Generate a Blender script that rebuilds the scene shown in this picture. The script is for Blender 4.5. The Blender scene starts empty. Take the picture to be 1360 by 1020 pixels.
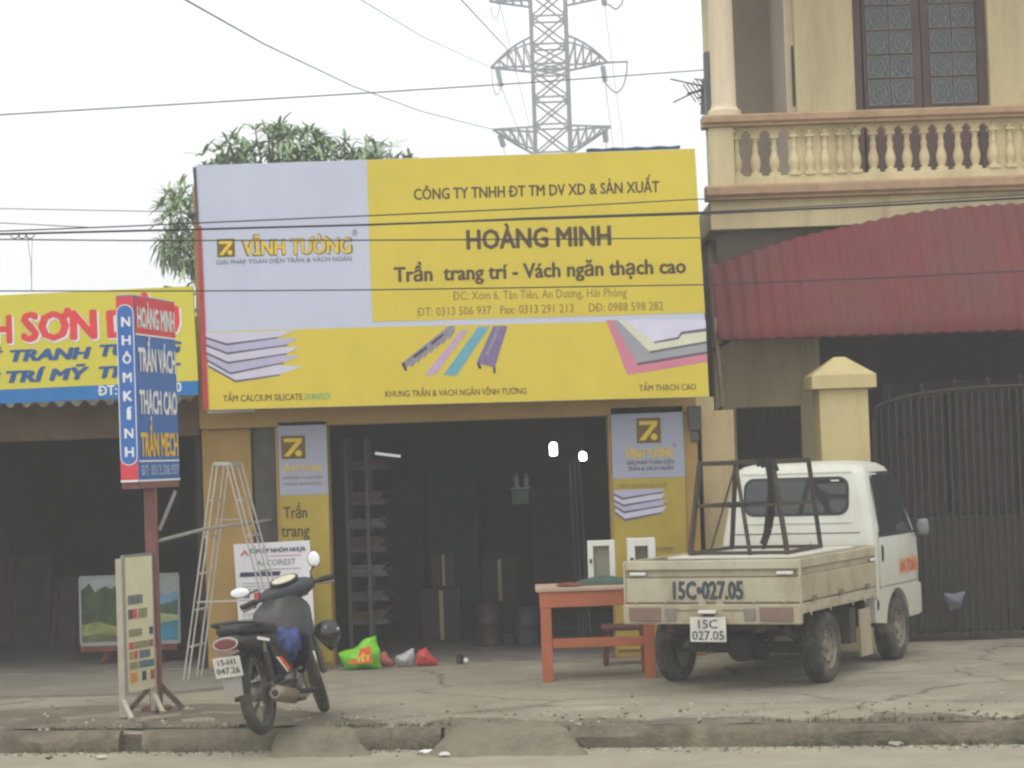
import bpy, math, random
from mathutils import Vector, Matrix, noise
sc = bpy.context.scene
COL = sc.collection
R = math.radians
random.seed(7)

# ------------------------------------------------------------------ camera
FPX, HCAM, ROLL, PIT = 3000.0, 1.8, R(2.0), math.atan(100 / 3000.0)
cF = Vector((0, math.cos(PIT), math.sin(PIT)))
cU0 = Vector((0, -math.sin(PIT), math.cos(PIT)))
cW = Vector((1, 0, 0))
cR = cW * math.cos(ROLL) - cU0 * math.sin(ROLL)
cU = cW * math.sin(ROLL) + cU0 * math.cos(ROLL)
CAM = Vector((0, 0, HCAM))
cam = bpy.data.cameras.new('camera')
cam.sensor_width = 36
cam.lens = FPX / 1360 * 36
cam.clip_start, cam.clip_end = 0.1, 3000
camo = bpy.data.objects.new('camera', cam)
COL.objects.link(camo)
camo.matrix_world = Matrix(((cR.x, cU.x, -cF.x, 0), (cR.y, cU.y, -cF.y, 0), (cR.z, cU.z, -cF.z, HCAM), (0, 0, 0, 1)))
sc.camera = camo
# ------------------------------------------------------------------ sky, sun, exposure
SUN_EL, SUN_AZ = R(58), R(205)
w = bpy.data.worlds.new('World'); sc.world = w; w.use_nodes = True
nt = w.node_tree; bg = nt.nodes['Background']
sky = nt.nodes.new('ShaderNodeTexSky'); sky.sky_type = 'NISHITA'; sky.sun_disc = False
sky.sun_elevation = SUN_EL; sky.sun_rotation = SUN_AZ
sky.air_density = 1.0; sky.dust_density = 4.0; sky.ozone_density = 1.0
hs = nt.nodes.new('ShaderNodeHueSaturation'); hs.inputs['Saturation'].default_value = 0.05
mixw = nt.nodes.new('ShaderNodeMix'); mixw.data_type = 'RGBA'; mixw.inputs[0].default_value = 0.75
mixw.inputs[7].default_value = (10.3, 10.35, 10.2, 1)          # the even overcast layer
nt.links.new(sky.outputs[0], hs.inputs['Color']); nt.links.new(hs.outputs[0], mixw.inputs[6])
nt.links.new(mixw.outputs[2], bg.inputs['Color']); bg.inputs['Strength'].default_value = 0.145
sun = bpy.data.lights.new('sun', 'SUN'); sun.energy = 0.55; sun.angle = R(25); sun.color = (1, .96, .90)
suno = bpy.data.objects.new('sun', sun); COL.objects.link(suno)
sd = Vector((math.sin(SUN_AZ) * math.cos(SUN_EL), math.cos(SUN_AZ) * math.cos(SUN_EL), math.sin(SUN_EL)))
suno.rotation_euler = sd.to_track_quat('Z', 'Y').to_euler()
sc.view_settings.view_transform = 'Standard'; sc.view_settings.look = 'None'
sc.view_settings.exposure = 0.2; sc.view_settings.gamma = 1
sc.cycles.max_bounces = 6; sc.cycles.volume_bounces = 1
sc.cycles.filter_width = 2.4

# ------------------------------------------------------------------ helpers
def at(px, py, Y):
    d = cF * FPX + cR * (px - 680) + cU * (510 - py)
    return CAM + d * (Y / d.y)
def gp(px, py, z=0.0):
    d = cF * FPX + cR * (px - 680) + cU * (510 - py)
    return CAM + d * ((z - HCAM) / d.z)
def lin(c):
    return tuple(((v / 255) / 12.92 if v / 255 <= .04045 else ((v / 255 + .055) / 1.055) ** 2.4) for v in c) + (1,)
MATS = {}
def M(key, rgb=None, rough=.65, var=.12, scale=4, bump=0.0, metal=0.0, dirt=None, dirt_amt=.5, dirt_scale=2.5, dirtz=None, emit=None, fine=60, spec=.4, trans=0, streak=None, rust=None):
    """noise-varied principled material; rgb is the surface's own colour in 0-255"""
    if key in MATS: return MATS[key]
    m = bpy.data.materials.new(key); m.use_nodes = True; MATS[key] = m
    t = m.node_tree; n = t.nodes; L = t.links; b = n['Principled BSDF']
    b.inputs['Roughness'].default_value = rough; b.inputs['Metallic'].default_value = metal
    b.inputs['Specular IOR Level'].default_value = spec
    if trans: b.inputs['Transmission Weight'].default_value = trans
    c = lin(rgb)
    tc = n.new('ShaderNodeTexCoord')
    nz = n.new('ShaderNodeTexNoise'); nz.inputs['Scale'].default_value = scale; nz.inputs['Detail'].default_value = 7
    nz.inputs['Roughness'].default_value = .65
    L.new(tc.outputs['Object'], nz.inputs['Vector'])
    mr = n.new('ShaderNodeMapRange'); mr.inputs[1].default_value = .3; mr.inputs[2].default_value = .7
    mr.inputs[3].default_value = 1 - var; mr.inputs[4].default_value = 1 + var
    L.new(nz.outputs[0], mr.inputs[0])
    mx = n.new('ShaderNodeMix'); mx.data_type = 'RGBA'; mx.blend_type = 'MULTIPLY'; mx.inputs[0].default_value = 1
    mx.inputs[6].default_value = c; L.new(mr.outputs[0], mx.inputs[7])
    out = mx.outputs[2]
    if dirt:
        n2 = n.new('ShaderNodeTexNoise'); n2.inputs['Scale'].default_value = dirt_scale; n2.inputs['Detail'].default_value = 9
        n2.inputs['Roughness'].default_value = .7
        if streak:      # runs of grime washed down the face
            mp = n.new('ShaderNodeMapping'); mp.inputs['Scale'].default_value = (1, 1, streak); L.new(tc.outputs['Object'], mp.inputs[0]); L.new(mp.outputs[0], n2.inputs['Vector'])
        else: L.new(tc.outputs['Object'], n2.inputs['Vector'])
        r2 = n.new('ShaderNodeMapRange'); r2.inputs[1].default_value = .45; r2.inputs[2].default_value = .68
        r2.inputs[3].default_value = 0; r2.inputs[4].default_value = dirt_amt
        L.new(n2.outputs[0], r2.inputs[0]); fac = r2.outputs[0]
        if dirtz:      # road dirt that lies thicker low down on the thing
            sx = n.new('ShaderNodeSeparateXYZ'); L.new(tc.outputs['Object'], sx.inputs[0])
            r3 = n.new('ShaderNodeMapRange'); r3.inputs[1].default_value = dirtz[1]; r3.inputs[2].default_value = dirtz[0]
            r3.inputs[3].default_value = 0; r3.inputs[4].default_value = dirtz[2]
            L.new(sx.outputs[2], r3.inputs[0])
            ad = n.new('ShaderNodeMath'); ad.operation = 'ADD'; ad.use_clamp = True
            L.new(fac, ad.inputs[0]); L.new(r3.outputs[0], ad.inputs[1]); fac = ad.outputs[0]
        md = n.new('ShaderNodeMix'); md.data_type = 'RGBA'; L.new(fac, md.inputs[0])
        L.new(out, md.inputs[6]); md.inputs[7].default_value = lin(dirt); out = md.outputs[2]
    if rust:
        n4 = n.new('ShaderNodeTexNoise'); n4.inputs['Scale'].default_value = rust[1]; n4.inputs['Detail'].default_value = 10; n4.inputs['Roughness'].default_value = .75
        L.new(tc.outputs['Object'], n4.inputs['Vector'])
        r4 = n.new('ShaderNodeMapRange'); r4.inputs[1].default_value = rust[2]; r4.inputs[2].default_value = rust[2] + .06; r4.inputs[4].default_value = .85
        L.new(n4.outputs[0], r4.inputs[0]); m4 = n.new('ShaderNodeMix'); m4.data_type = 'RGBA'; L.new(r4.outputs[0], m4.inputs[0]); L.new(out, m4.inputs[6]); m4.inputs[7].default_value = lin(rust[0]); out = m4.outputs[2]
    L.new(out, b.inputs['Base Color'])
    if bump:
        n3 = n.new('ShaderNodeTexNoise'); n3.inputs['Scale'].default_value = fine; n3.inputs['Detail'].default_value = 5
        L.new(tc.outputs['Object'], n3.inputs['Vector'])
        bp = n.new('ShaderNodeBump'); bp.inputs['Strength'].default_value = bump; bp.inputs['Distance'].default_value = .02
        L.new(n3.outputs[0], bp.inputs['Height']); L.new(bp.outputs[0], b.inputs['Normal'])
    if emit:
        b.inputs['Emission Color'].default_value = lin(emit[0]); b.inputs['Emission Strength'].default_value = emit[1]
    return m

WM = {}
def thing(name, label, cat, loc=(0, 0, 0), rot=(0, 0, 0), group=None):
    o = bpy.data.objects.new(name, None); COL.objects.link(o)
    o.empty_display_size = .2; o.location = loc; o.rotation_euler = rot
    o['label'] = label; o['category'] = cat
    if group: o['group'] = group
    from mathutils import Euler
    WM[o] = Matrix.Translation(loc) @ Euler(rot).to_matrix().to_4x4()
    return o
def tag(o, label, cat, group=None):
    o['label'] = label; o['category'] = cat
    if group: o['group'] = group
    return o
def struct(o, kind='structure', label=None):
    o['kind'] = kind
    if label: o['label'] = label
    return o

class MB:
    def __init__(s, mat): s.v = []; s.f = []; s.mi = []; s.sm = []; s.mats = [mat]; s.c = 0
    def use(s, mat):
        if mat not in s.mats: s.mats.append(mat)
        s.c = s.mats.index(mat); return s
    def add(s, vs, fs, smooth=False):
        b = len(s.v); s.v += [Vector(p) for p in vs]
        for f in fs: s.f.append([b + i for i in f]); s.mi.append(s.c); s.sm.append(smooth)
        return s
    def box(s, a, b):
        x0, x1 = sorted((a[0], b[0])); y0, y1 = sorted((a[1], b[1])); z0, z1 = sorted((a[2], b[2]))
        return s.add([(x0, y0, z0), (x1, y0, z0), (x1, y1, z0), (x0, y1, z0), (x0, y0, z1), (x1, y0, z1), (x1, y1, z1), (x0, y1, z1)],
                     [(0, 3, 2, 1), (4, 5, 6, 7), (0, 1, 5, 4), (1, 2, 6, 5), (2, 3, 7, 6), (3, 0, 4, 7)])
    def bar(s, p, q, a, b=None, up=(0, 0, 1)):
        p, q = Vector(p), Vector(q); b = b or a; d = (q - p).normalized(); up = Vector(up)
        if abs(d.dot(up)) > .97: up = Vector((0, 1, 0)) if abs(d.y) < .9 else Vector((1, 0, 0))
        x = d.cross(up).normalized() * (a / 2); y = x.cross(d).normalized() * (b / 2)
        vs = [p - x - y, p + x - y, p + x + y, p - x + y, q - x - y, q + x - y, q + x + y, q - x + y]
        return s.add(vs, [(0, 3, 2, 1), (4, 5, 6, 7), (0, 1, 5, 4), (1, 2, 6, 5), (2, 3, 7, 6), (3, 0, 4, 7)])
    def tube(s, pts, r, n=8):
        pts = [Vector(p) for p in pts]; rs = r if isinstance(r, (list, tuple)) else [r] * len(pts); rings = []
        prev = None
        for i, p in enumerate(pts):
            d = (pts[min(i + 1, len(pts) - 1)] - pts[max(i - 1, 0)]).normalized()
            if prev is None:
                u = Vector((0, 0, 1)) if abs(d.z) < .9 else Vector((1, 0, 0))
                x = d.cross(u).normalized()
            else:
                x = (prev - d * prev.dot(d)).normalized()
            prev = x; y = d.cross(x)
            rings.append([p + (x * math.cos(2 * math.pi * k / n) + y * math.sin(2 * math.pi * k / n)) * rs[i] for k in range(n)])
        return s.loft(rings)
    def loft(s, rings, cap=True, smooth=True):
        n = len(rings[0]); vs = [p for r in rings for p in r]; fs = []
        for i in range(len(rings) - 1):
            for k in range(n):
                a = i * n + k; b = i * n + (k + 1) % n; fs.append((a, b, b + n, a + n))
        s.add(vs, fs, smooth)
        if cap:
            s.add(rings[0], [tuple(reversed(range(n)))], False); s.add(rings[-1], [tuple(range(n))], False)
        return s
    def lathe(s, prof, c=(0, 0, 0), axis=(0, 0, 1), n=20, smooth=True):
        c = Vector(c); ax = Vector(axis).normalized(); u = Vector((1, 0, 0)) if abs(ax.x) < .9 else Vector((0, 1, 0))
        x = ax.cross(u).normalized(); y = ax.cross(x); vs = []; fs = []
        for r, a in prof:
            for k in range(n):
                t = 2 * math.pi * k / n; vs.append(c + ax * a + (x * math.cos(t) + y * math.sin(t)) * max(r, 1e-4))
        for i in range(len(prof) - 1):
            for k in range(n):
                a = i * n + k; b = i * n + (k + 1) % n; fs.append((a, b, b + n, a + n))
        return s.add(vs, fs, smooth)
    def poly(s, pts): return s.add(pts, [tuple(range(len(pts)))])
    def prism(s, pts, vec, smooth=False):
        n = len(pts); v = Vector(vec); vs = [Vector(p) for p in pts] + [Vector(p) + v for p in pts]
        fs = [tuple(reversed(range(n))), tuple(range(n, 2 * n))] + [(k, (k + 1) % n, n + (k + 1) % n, n + k) for k in range(n)]
        return s.add(vs, fs, smooth)
    def ball(s, c, r, n=14, m=9):
        r = r if isinstance(r, (tuple, list)) else (r, r, r); c = Vector(c); rings = []
        for i in range(m + 1):
            t = math.pi * (i + .02) / (m + .04) - math.pi / 2
            rings.append([c + Vector((r[0] * math.cos(t) * math.cos(2 * math.pi * k / n), r[1] * math.cos(t) * math.sin(2 * math.pi * k / n), r[2] * math.sin(t))) for k in range(n)])
        return s.loft(rings)
    def build(s, name, parent=None, local=False, bevel=0, sharp=40):
        vs = s.v
        org = None
        if parent is None:
            xs = [p.x for p in vs]; ys = [p.y for p in vs]; zs = [p.z for p in vs]
            org = Vector(((min(xs) + max(xs)) / 2, (min(ys) + max(ys)) / 2, min(zs)))
            vs = [p - org for p in vs]
        elif not local:
            inv = WM[parent].inverted(); vs = [inv @ p for p in vs]
        me = bpy.data.meshes.new(name); me.from_pydata([tuple(p) for p in vs], [], s.f)
        for m in s.mats: me.materials.append(m)
        me.polygons.foreach_set('material_index', s.mi); me.polygons.foreach_set('use_smooth', s.sm)
        import bmesh
        bm = bmesh.new(); bm.from_mesh(me); bmesh.ops.recalc_face_normals(bm, faces=bm.faces); bm.to_mesh(me); bm.free()
        if any(s.sm): me.set_sharp_from_angle(angle=R(sharp))
        me.update()
        o = bpy.data.objects.new(name, me); COL.objects.link(o)
        if parent is None:
            o.location = org; WM[o] = Matrix.Translation(org)
        else:
            o.parent = parent; WM[o] = WM[parent]
        if bevel:
            b = o.modifiers.new('bevel', 'BEVEL'); b.width = bevel; b.segments = 2; b.limit_method = 'ANGLE'; b.angle_limit = R(40)
        return o

# ---- lettering: flat printed letters, fitted to a width and a cap height
def _cap():
    c = bpy.data.curves.new('h', 'FONT'); c.body = 'H'; o = bpy.data.objects.new('h', c); COL.objects.link(o)
    me = bpy.data.meshes.new_from_object(o.evaluated_get(bpy.context.evaluated_depsgraph_get()))
    h = max(v.co.y for v in me.vertices); bpy.data.objects.remove(o); return h
CAPH = _cap()
_GL = {}
def _glyph(s, shear):
    k = (s, round(shear, 3))
    if k not in _GL:
        c = bpy.data.curves.new('g', 'FONT'); c.body = s; c.shear = shear; o = bpy.data.objects.new('g', c); COL.objects.link(o)
        me = bpy.data.meshes.new_from_object(o.evaluated_get(bpy.context.evaluated_depsgraph_get())); bpy.data.objects.remove(o)
        xs = [v.co.x for v in me.vertices] or [0]; ys = [v.co.y for v in me.vertices] or [0]
        _GL[k] = (min(xs), max(xs), min(ys), max(ys)); bpy.data.meshes.remove(me); bpy.data.curves.remove(c)
    return _GL[k]
HORN = dict(zip('ƠỜỚỞỠỢơờớởỡợƯỪỨỬỮỰưừứửữự', 'OÒÓỎÕỌoòóỏõọUÙÚỦŨỤuùúủũụ'))
def text_on(parent, name, body, O, ur, uv, width, cap, mat, bold=0.0, shear=0.0, res=2, stack=None, local=False, depth=0.0):
    src = body; body = ''.join('D' if ch == 'Đ' else 'd' if ch == 'đ' else HORN.get(ch, ch) for ch in src); extra = []
    for i, ch in enumerate(src):        # the stroke of Đ and the horns of Ơ and Ư are drawn on the plain letter
        if ch == 'Đ' or ch in HORN:
            g0, g1, _, _ = _glyph(body[i], shear); xr = _glyph(body[:i + 1], shear)[1]; wch = g1 - g0; xl = xr - wch
            if ch == 'Đ': y = CAPH * .5; t = .035; extra.append([(xl - wch * .16 + y * shear * 0, y - t), (xl + wch * .42, y - t), (xl + wch * .42, y + t), (xl - wch * .16, y + t)])
            else:
                y = CAPH if ch.isupper() else CAPH * .72; s_ = .13 if ch.isupper() else .11; x = xr - (wch * .10 if body[i] in 'OÒÓỎÕỌoòóỏõọ' else wch * .06)
                extra.append([(x - s_ * .7, y - s_ * .75), (x + s_ * .30, y - s_ * .45), (x + s_ * .42, y + s_ * .55), (x + s_ * 1.1, y + s_ * .55), (x + s_ * .95, y - s_ * .55), (x + s_ * .3, y - s_ * 1.15)])
    c = bpy.data.curves.new(name, 'FONT'); c.body = body; c.shear = shear; c.resolution_u = res
    if depth: c.extrude = depth
    tmp = bpy.data.objects.new(name, c); COL.objects.link(tmp)
    me = bpy.data.meshes.new_from_object(tmp.evaluated_get(bpy.context.evaluated_depsgraph_get()))
    bpy.data.objects.remove(tmp)
    xs = [v.co.x for v in me.vertices]; x0, x1 = min(xs), max(xs)
    sx = width / (x1 - x0); sy = cap / CAPH
    O, ur, uv = Vector(O), Vector(ur).normalized(), Vector(uv).normalized()
    inv = Matrix.Identity(4) if local else WM[parent].inverted()
    V0 = [(v.co.x, v.co.y) for v in me.vertices]; F0 = [tuple(p.vertices) for p in me.polygons]
    for e_ in extra: F0.append(tuple(range(len(V0), len(V0) + len(e_)))); V0 += e_
    nn = ur.cross(uv)
    if bold:        # heavier strokes: the same letters struck a few times side by side
        b_ = bold; sh = [(0, 0), (-b_, 0), (b_, 0), (0, b_ * .6), (0, -b_ * .6)] + ([(-b_ * .7, b_ * .45), (b_ * .7, b_ * .45), (-b_ * .7, -b_ * .45), (b_ * .7, -b_ * .45), (-b_ * .5, 0), (b_ * .5, 0)] if b_ > .03 else [])
    else: sh = [(0, 0)]
    vs, fs = [], []
    for k, (dx, dy) in enumerate(sh):
        o_ = len(vs); vs += [tuple(inv @ (O + ur * ((x + dx - x0) * sx) + uv * ((y + dy) * sy) + nn * (.00015 * k))) for x, y in V0]; fs += [tuple(i + o_ for i in f) for f in F0]
    me = bpy.data.meshes.new(name); me.from_pydata(vs, [], fs)
    me.materials.clear(); me.materials.append(mat); me.update()
    o = bpy.data.objects.new(name, me); COL.objects.link(o); o.parent = parent; WM[o] = WM[parent]
    return o
def text_px(parent, name, body, a, b, cap, Y, mat, bold=0.0, shear=0.0, lift=.004, **k):
    """baseline from photo point a to b on the board standing at distance Y; cap in photo pixels"""
    A, B = at(a[0], a[1], Y - lift), at(b[0], b[1], Y - lift)
    ur = (B - A).normalized(); uv = Vector((0, -1, 0)).cross(ur) * -1
    if uv.z < 0: uv = -uv
    return text_on(parent, name, body, A, ur, uv, (B - A).length, cap * Y / FPX, mat, bold, shear, **k)
def quad_px(mb, pts, Y): return mb.poly([at(x, y, Y) for x, y in pts])
def wall(mb, px0, px1, Y0, Y1, z0, z1, pyref=620):
    """box between two photo columns on the plane Y0, back to Y1"""
    a = at(px0, pyref, Y0).x; b = at(px1, pyref, Y0).x
    return mb.box((a, Y0, z0), (b, Y1, z1))
# ================================================================== ground, pavement, kerb, road
conc = M('concrete', (147, 140, 122), .88, .15, 1.1, .9, fine=45, dirt=(112, 103, 86), dirt_amt=.75, dirt_scale=.85)
def ground_mat():
    m = conc; t = m.node_tree; n = t.nodes; L = t.links; b = n['Principled BSDF']
    src = b.inputs['Base Color'].links[0].from_socket
    tc = n.new('ShaderNodeTexCoord')
    def tex(scale, lo, hi, amt, col, src, stretch=(1, 1, 1), detail=8):
        mp = n.new('ShaderNodeMapping'); mp.inputs['Scale'].default_value = stretch; L.new(tc.outputs['Object'], mp.inputs[0])
        z = n.new('ShaderNodeTexNoise'); z.inputs['Scale'].default_value = scale; z.inputs['Detail'].default_value = detail; z.inputs['Roughness'].default_value = .72
        L.new(mp.outputs[0], z.inputs['Vector'])
        r = n.new('ShaderNodeMapRange'); r.inputs[1].default_value = lo; r.inputs[2].default_value = hi; r.inputs[4].default_value = amt
        L.new(z.outputs[0], r.inputs[0])
        x = n.new('ShaderNodeMix'); x.data_type = 'RGBA'; L.new(r.outputs[0], x.inputs[0]); L.new(src, x.inputs[6]); x.inputs[7].default_value = lin(col)
        return x.outputs[2]
    s = tex(.45, .52, .72, .6, (200, 192, 170), src)
    s = tex(1.6, .55, .75, .55, (96, 90, 74), s, (.35, 1, 1))
    s = tex(14, .56, .76, .65, (84, 78, 66), s)
    s = tex(55, .56, .72, .55, (92, 86, 74), s, detail=4)
    s = tex(38, .60, .74, .5, (190, 182, 164), s, detail=5)
    # hairline cracks
    mp = n.new('ShaderNodeMapping'); L.new(tc.outputs['Object'], mp.inputs[0]); mp.inputs['Scale'].default_value = (.55, .9, 1)
    zz = n.new('ShaderNodeTexNoise'); zz.inputs['Scale'].default_value = 2.2; zz.inputs['Detail'].default_value = 6; L.new(mp.outputs[0], zz.inputs['Vector'])
    ma = n.new('ShaderNodeMix'); ma.data_type = 'VECTOR'; ma.inputs[0].default_value = .22; L.new(mp.outputs[0], ma.inputs[4]); L.new(zz.outputs['Color'], ma.inputs[5])
    vo = n.new('ShaderNodeTexVoronoi'); vo.feature = 'DISTANCE_TO_EDGE'; vo.inputs['Scale'].default_value = .9; L.new(ma.outputs[1], vo.inputs['Vector'])
    r = n.new('ShaderNodeMapRange'); r.inputs[1].default_value = .0; r.inputs[2].default_value = .012; r.inputs[3].default_value = .75; r.inputs[4].default_value = 0
    L.new(vo.outputs['Distance'], r.inputs[0])
    x = n.new('ShaderNodeMix'); x.data_type = 'RGBA'; L.new(r.outputs[0], x.inputs[0]); L.new(s, x.inputs[6]); x.inputs[7].default_value = lin((72, 66, 56))
    L.new(x.outputs[2], b.inputs['Base Color'])
ground_mat()
road_m = M('road_surface', (153, 146, 128), .9, .12, 1.5, .6, fine=80, dirt=(140, 130, 110), dirt_amt=.7, dirt_scale=2)
kerb_m = M('kerb_stone', (112, 103, 86), .9, .35, 5, .9, fine=40, dirt=(66, 63, 50), dirt_amt=.85, dirt_scale=3)
dirt_m = M('packed_dirt', (112, 104, 88), .95, .22, 2.5, .9, fine=30, dirt=(86, 79, 64), dirt_amt=.8, dirt_scale=1.6)
slab_m = M('apron_concrete', (124, 119, 107), .85, .16, 1.5, .4, fine=50, dirt=(110, 104, 90), dirt_amt=.7, dirt_scale=1.1)

mb = MB(dirt_m); mb.poly([(-150, -60, -.16), (150, -60, -.16), (150, 320, -.16), (-150, 320, -.16)])
struct(mb.build('ground'))
kA, kB = gp(100, 975), gp(1300, 962)
def kerb_y(x): return kA.y + (kB.y - kA.y) * (x - kA.x) / (kB.x - kA.x)
mb = MB(road_m); nx = 60
xs = [-14 + 28 * i / nx for i in range(nx + 1)]
vs = []; fs = []
for x in xs:
    for k in range(5):
        y = 1.5 + (kerb_y(x) + .05 - 1.5) * k / 4; vs.append((x, y, -.13 + .004 * noise.noise(Vector((x * 1.3, y, 0)))))
for i in range(nx):
    for k in range(4): a = i * 5 + k; fs.append((a, a + 5, a + 6, a + 1))
mb.add(vs, fs, True); struct(mb.build('road'))
# pavement: a gently uneven sheet from the kerb back to the buildings
mb = MB(conc); nx, ny = 150, 60; vs = []; fs = []
for i in range(nx + 1):
    x = -12 + 24 * i / nx; y0 = kerb_y(x) + .16
    for k in range(ny + 1):
        y = y0 + (28 - y0) * (k / ny) ** 1.6
        z = .010 * noise.noise(Vector((x * .9, y * 1.1, 3))) + .006 * noise.noise(Vector((x * 3.1, y * 3.3, 9)))
        z -= .035 * max(0, 1 - (y - y0) / .55) * (0.5 + noise.noise(Vector((x * 1.7, 5, 2))))
        vs.append((x, y, min(z, .004) if y > 16.3 else z))
for i in range(nx):
    for k in range(ny): a = i * (ny + 1) + k; fs.append((a, a + ny + 1, a + ny + 2, a + 1))
mb.add(vs, fs, True)
mb.use(kerb_m); sk = []
for i in range(nx + 1): v = vs[i * (ny + 1)]; sk += [(v[0], v[1], v[2]), (v[0], v[1] - .01, -.17)]
mb.add(sk, [(2 * i, 2 * i + 2, 2 * i + 3, 2 * i + 1) for i in range(nx)], True)
struct(mb.build('pavement'))
# kerb: worn blocks and two concrete ramps
def kerb_run(px0, px1, name='kerb', top=.0, mat=kerb_m):
    x0, x1 = gp(px0, 978).x, gp(px1, 970).x; mb = MB(mat); n = max(4, int((x1 - x0) / .12)); rings = []
    for i in range(n + 1):
        x = x0 + (x1 - x0) * i / n; y = kerb_y(x); j = lambda q: .034 * noise.noise(Vector((x * 1.1, q, 4))) + .022 * noise.noise(Vector((x * 3.3, q, 1)))
        rings.append([Vector((x, y + j(1), -.16)), Vector((x, y + .015 + j(2), -.05 + j(6))), Vector((x, y + .045 + j(3), top - .02 + j(7) * .6)),
                      Vector((x, y + .08, top + j(4) * .4)), Vector((x, y + .22, top + .003)), Vector((x, y + .24, -.16))])
    mb.loft(rings, True, True); return struct(mb.build(name, sharp=50))
kerb_run(-420, 163); kerb_run(182, 390); kerb_run(392, 585); kerb_run(588, 756); kerb_run(759, 1348); kerb_run(1356, 1800)
def ramp(px0, px1, reach=.34):
    x0, x1 = gp(px0, 985).x, gp(px1, 985).x; mb = MB(M('ramp_concrete', (124, 117, 98), .92, .25, 3, .9, fine=40, dirt=(84, 80, 64), dirt_amt=.8, dirt_scale=2.4)); n, m = 44, 20; vs = []; fs = []
    for i in range(n + 1):
        for k in range(m + 1):
            u, t = i / n, k / m; spread = .16 * (1 - t) * (u - .5) * 2
            x = x0 + (x1 - x0) * u + spread; x += .10 * noise.noise(Vector((px0, t * 3, u * 2))) * abs(u - .5) * 2; y = kerb_y(x) - reach * (1 - t) * (1 + .5 * noise.noise(Vector((x * 3, 8, 4)))) + .34 * t
            z = -.132 + .146 * min(1, t / .52) ** .8 + .022 * noise.noise(Vector((x * 4, y * 4, 0))) * min(1, 4 * t) + .01 * noise.noise(Vector((x * 13, y * 13, 0)))
            e_ = max(0, abs(u - .5) * 2 - .7) / .3; z = z * (1 - e_ ** 2 * .8) - .135 * e_ ** 2 * .8
            vs.append((x, y, z))
    for i in range(n):
        for k in range(m): a = i * (m + 1) + k; fs.append((a, a + m + 1, a + m + 2, a + 1))
    mb.add(vs, fs, True)
    return struct(mb.build('ramp'))
ramp(372, 452); ramp(592, 752, .38)
# raised concrete apron in front of the left shop
mb = MB(slab_m)
a0, a1, a2 = gp(-250, 934), gp(150, 925), gp(300, 915)
edge = [(-9, a0.y), (a0.x, a0.y), (a1.x, a1.y + .05), (a1.x + .5, a1.y + .02), (a2.x, a2.y)]
mb.prism([(x, y + .04 * noise.noise(Vector((x * 3, 1, 1))), -.02) for x, y in edge] + [(a2.x + .02, 20.25, -.02), (-9, 20.25, -.02)], (0, 0, .05))
struct(mb.build('path', bevel=.012))
# dirt strip between the kerb and the apron
mb = MB(dirt_m); n = 40; vs = []; fs = []
for i in range(n + 1):
    x = -8 + 7.1 * i / n
    for k in range(7):
        t = k / 6; y = kerb_y(x) + .3 + (17.55 - kerb_y(x) - .3 + .25 * noise.noise(Vector((x * 1.3, 7, 7)))) * t * (1 - max(0, (i - 30) / 10) ** 1.5)
        vs.append((x, y, .002 + .014 * noise.noise(Vector((x * 4, y * 4, 2)))))
for i in range(n):
    for k in range(6): a = i * 7 + k; fs.append((a, a + 7, a + 8, a + 1))
mb.add(vs, fs, True); struct(mb.build('dirt_path'))

# dirt washed against the kerb further right, and loose gravel in the gutter
mb = MB(dirt_m); n = 70; vs = []; fs = []
for i in range(n + 1):
    x = -1.2 + 7.2 * i / n
    for k in range(7):
        t = k / 6; y = kerb_y(x) + .14 + (.75 + .5 * noise.noise(Vector((x * 1.1, 3, 7)))) * t
        vs.append((x, y, .003 - .012 * t + .016 * noise.noise(Vector((x * 3, y * 4, 2))) - (.02 if k == 6 else 0) - .03 * max(0, 1 - i / 6)))
for i in range(n):
    for k in range(6): a = i * 7 + k; fs.append((a, a + 7, a + 8, a + 1))
mb.add(vs, fs, True); struct(mb.build('dirt_path'))
rg = random.Random(5); mb = MB(M('gravel_grey', (132, 124, 108), .9, .3, 9)); gcols = [M('gravel_grey'), M('gravel_pale', (176, 168, 150), .9, .2, 9), M('gravel_dark', (84, 78, 68), .9, .2, 9)]
for q in range(900):
    x = rg.uniform(-3.8, 3.6); gut = rg.random() < .6
    y = kerb_y(x) - abs(rg.gauss(0, .12)) - .02 if gut else kerb_y(x) + .2 + abs(rg.gauss(0, .7)); z = -.128 if gut else .004; s = rg.uniform(.005, .017); mb.use(rg.choice(gcols))
    vs = [Vector((x + s * a * rg.uniform(.7, 1.4), y + s * b * rg.uniform(.7, 1.4), z + s * c * rg.uniform(.5, .9))) for a, b, c in ((1, 0, 0), (0, 1, 0), (-1, 0, 0), (0, -1, 0), (0, 0, 1), (0, 0, -1))]
    mb.add(vs, [(0, 1, 4), (1, 2, 4), (2, 3, 4), (3, 0, 4), (1, 0, 5), (2, 1, 5), (3, 2, 5), (0, 3, 5)])
struct(mb.build('gravel'), 'stuff')

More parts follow.
